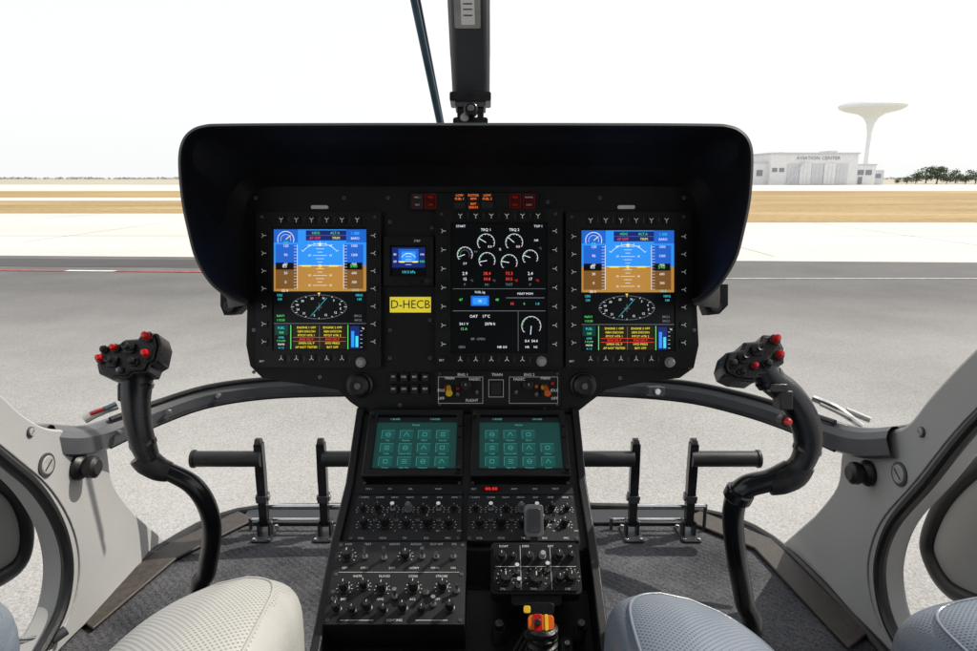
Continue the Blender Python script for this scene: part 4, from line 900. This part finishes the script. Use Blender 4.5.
for x0,x1,ya,yb in((772,777,172,168),(779,784,172,168),(860,866,175,170),(868,874,175,170),(759,765,176,170),(861,865,184,177),(880,886,178,174)):
    dpt=.02 if 770<x0<857 else (-.95 if x0>857 and x0<878 else (-1.45 if x0<770 else -1.95))
    g=G();g.box(F,hx(x0),hz(ya),hx(x1),hz(yb),dpt-.2,dpt+.06,"dark_glass");mk("hangar_window",g,hg)
g=G();g.rod(Vector((hx(785),DH-1.5,0)),Vector((hx(803),DH-.5,hz(161))),.14,"roofing");mk("door_brace",g,hg)
# water tower
DT=300.0
def tp(px,py):return onplane(px,py,Vector((0,DT,0)),Vector((0,1,0)))
tx=tp(872,110).x
wt=empty("water_tower",(tx,DT,0),"pale mushroom shaped water tower on a slender column","water tower")
F=Fr(Vector((tx,DT,0)),R,Vector((0,1,0)));zt=tp(872,95).z;zm=tp(872,107).z;zb=tp(872,114).z;k=DT*.98/FP
g=G();g.lathe(F,[(7*k,zb-1.5),(12*k,zb),(24*k,zm-1.6),(29.5*k,zm-.5),(30.5*k,zm+.4),(28.5*k,zm+1.6),(21*k,zt-1.6),(11*k,zt-.4),(1*k,zt)],48,"pale");mk("tank",g,wt)
g=G();g.lathe(F,[(4.5*k,0),(2.6*k,4),(2.0*k,12),(2.0*k,zb-8),(3.6*k,zb-4),(7*k,zb-1.5)],32,"pale")
mk("column",g,wt)
g=G();g.lathe(F,[(1.2*k,zt-.1),(1.2*k,zt+1.0),(.3*k,zt+1.4)],12,"pale")
for q in range(24):
    an=q*math.pi/12;g.rod(F.W(12*k*math.cos(an),12*k*math.sin(an),zt-.8),F.W(12*k*math.cos(an),12*k*math.sin(an),zt+.5),.06,"pale",4)
mk("railing",g,wt)
# trees
mat("leaf",(.075,.105,.045),.8,0,.6,.5);mat("leaf_dark",(.045,.065,.032),.85,0,.6,.4);mat("bark",(.10,.075,.05),.9,0,3,.3)
def tree(x,y,h,w,seed):
    rnd=random.Random(seed);e=empty("tree",(x,y,0),"leafy green tree standing on dry airfield grass","tree","trees beyond the airfield")
    g=G();B=Vector((x,y,0));g.tube([B,B+Vector((.1,0,h*.25)),B+Vector((-.05,.1,h*.6))],[h*.045,h*.03,h*.015],8,"bark",3)
    cl=[]
    for i in range(7):
        an=rnd.uniform(0,6.28);z=h*rnd.uniform(.3,.85);r=w*.5*rnd.uniform(.3,.8)*(1.1-z/h*.6)
        p=B+Vector((math.cos(an)*r,math.sin(an)*r,z));g.tube([B+Vector((0,0,h*.2)),(B+p)/2+Vector((0,0,h*.15)),p],[h*.018,h*.012,h*.005],6,"bark",2);cl.append((p,w*rnd.uniform(.18,.28)))
    for i in range(8):cl.append((B+Vector((rnd.uniform(-.4,.4)*w,rnd.uniform(-.3,.3)*w,h*rnd.uniform(.2,.85))),w*rnd.uniform(.14,.24)))
    mk("trunk",g,e)
    g=G()
    for p,r in cl:
        for i in range(60):
            d=Vector((rnd.gauss(0,1),rnd.gauss(0,1),rnd.gauss(0,1))).normalized();c=p+Vector((d.x*r,d.y*r,d.z*r*.7))*rnd.uniform(.4,1.1);s=rnd.uniform(.14,.28)*h/5
            c.z=max(c.z,.2)
            u=Vector((rnd.gauss(0,1),rnd.gauss(0,1),rnd.gauss(0,1))).normalized();v=u.cross(d+Vector((.01,0,0))).normalized()
            g.add([c-u*s,c+v*s*.7,c+u*s,c-v*s*.7],[(0,1,2,3)],"leaf" if (d.z>-.1 and rnd.random()<.75) else "leaf_dark")
    mk("crown",g,e,flat=True)
DTr=190
for i,(px,top,wd) in enumerate(((908,176,11),(917,172,14),(927,167,18),(938,165,19),(948,172,15),(957,169,16),(967,173,14),(977,169,18),(988,171,16),(1002,168,18),(899,178,7))):
    y=DTr+(i%3)*9;p=onplane(px,172,Vector((0,y,0)),Vector((0,1,0)));t=onplane(px,top,Vector((0,y,0)),Vector((0,1,0)))
    tree(p.x,y,t.z,wd*y/FP*1.15,i+3)
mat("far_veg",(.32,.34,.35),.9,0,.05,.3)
g=G();rnd=random.Random(4)
x=-900
while x<1100:
    w=rnd.uniform(4,16);h=rnd.uniform(1.0,2.8);y=900+rnd.uniform(0,80)
    for i in range(14):
        c=Vector((x+rnd.uniform(-w,w)*.7,y+rnd.uniform(-3,3),h*rnd.uniform(.1,.8)));s=rnd.uniform(.8,1.8)
        u=Vector((rnd.gauss(0,1),rnd.gauss(0,.4),rnd.gauss(0,.5))).normalized();v=Vector((0,.3,1)).cross(u).normalized();v2=u.cross(v)
        g.add([c-u*s,c+v2*s,c+u*s,c-v2*s],[(0,1,2,3)],"far_veg")
    x+=w*.55
mk("distant_treeline",g,kind="stuff",flat=True)
# ================================================================== LIGHT
sd=Vector((.62,.24,.74)).normalized()
el=math.asin(sd.z);rot=math.atan2(sd.x,sd.y)
w=bpy.data.worlds.new("World");scene.world=w;w.use_nodes=True;nt=w.node_tree;bg=nt.nodes["Background"]
sky=nt.nodes.new("ShaderNodeTexSky");sky.sky_type='NISHITA';sky.sun_disc=False;sky.sun_elevation=el;sky.sun_rotation=rot;sky.dust_density=4;sky.air_density=1.2;sky.altitude=50
mx=nt.nodes.new("ShaderNodeMix");mx.data_type='RGBA';mx.inputs[0].default_value=.84;mx.inputs[7].default_value=(9.2,9.3,9.4,1)
nt.links.new(sky.outputs[0],mx.inputs[6]);nt.links.new(mx.outputs[2],bg.inputs[0]);bg.inputs[1].default_value=.122
L=bpy.data.lights.new("sun",'SUN');L.energy=5.0;L.angle=math.radians(.5);L.color=(1,.94,.85)
lo=bpy.data.objects.new("sun",L);COL.objects.link(lo);lo.rotation_euler=sd.to_track_quat('Z','Y').to_euler();lo.location=(5,2,8)
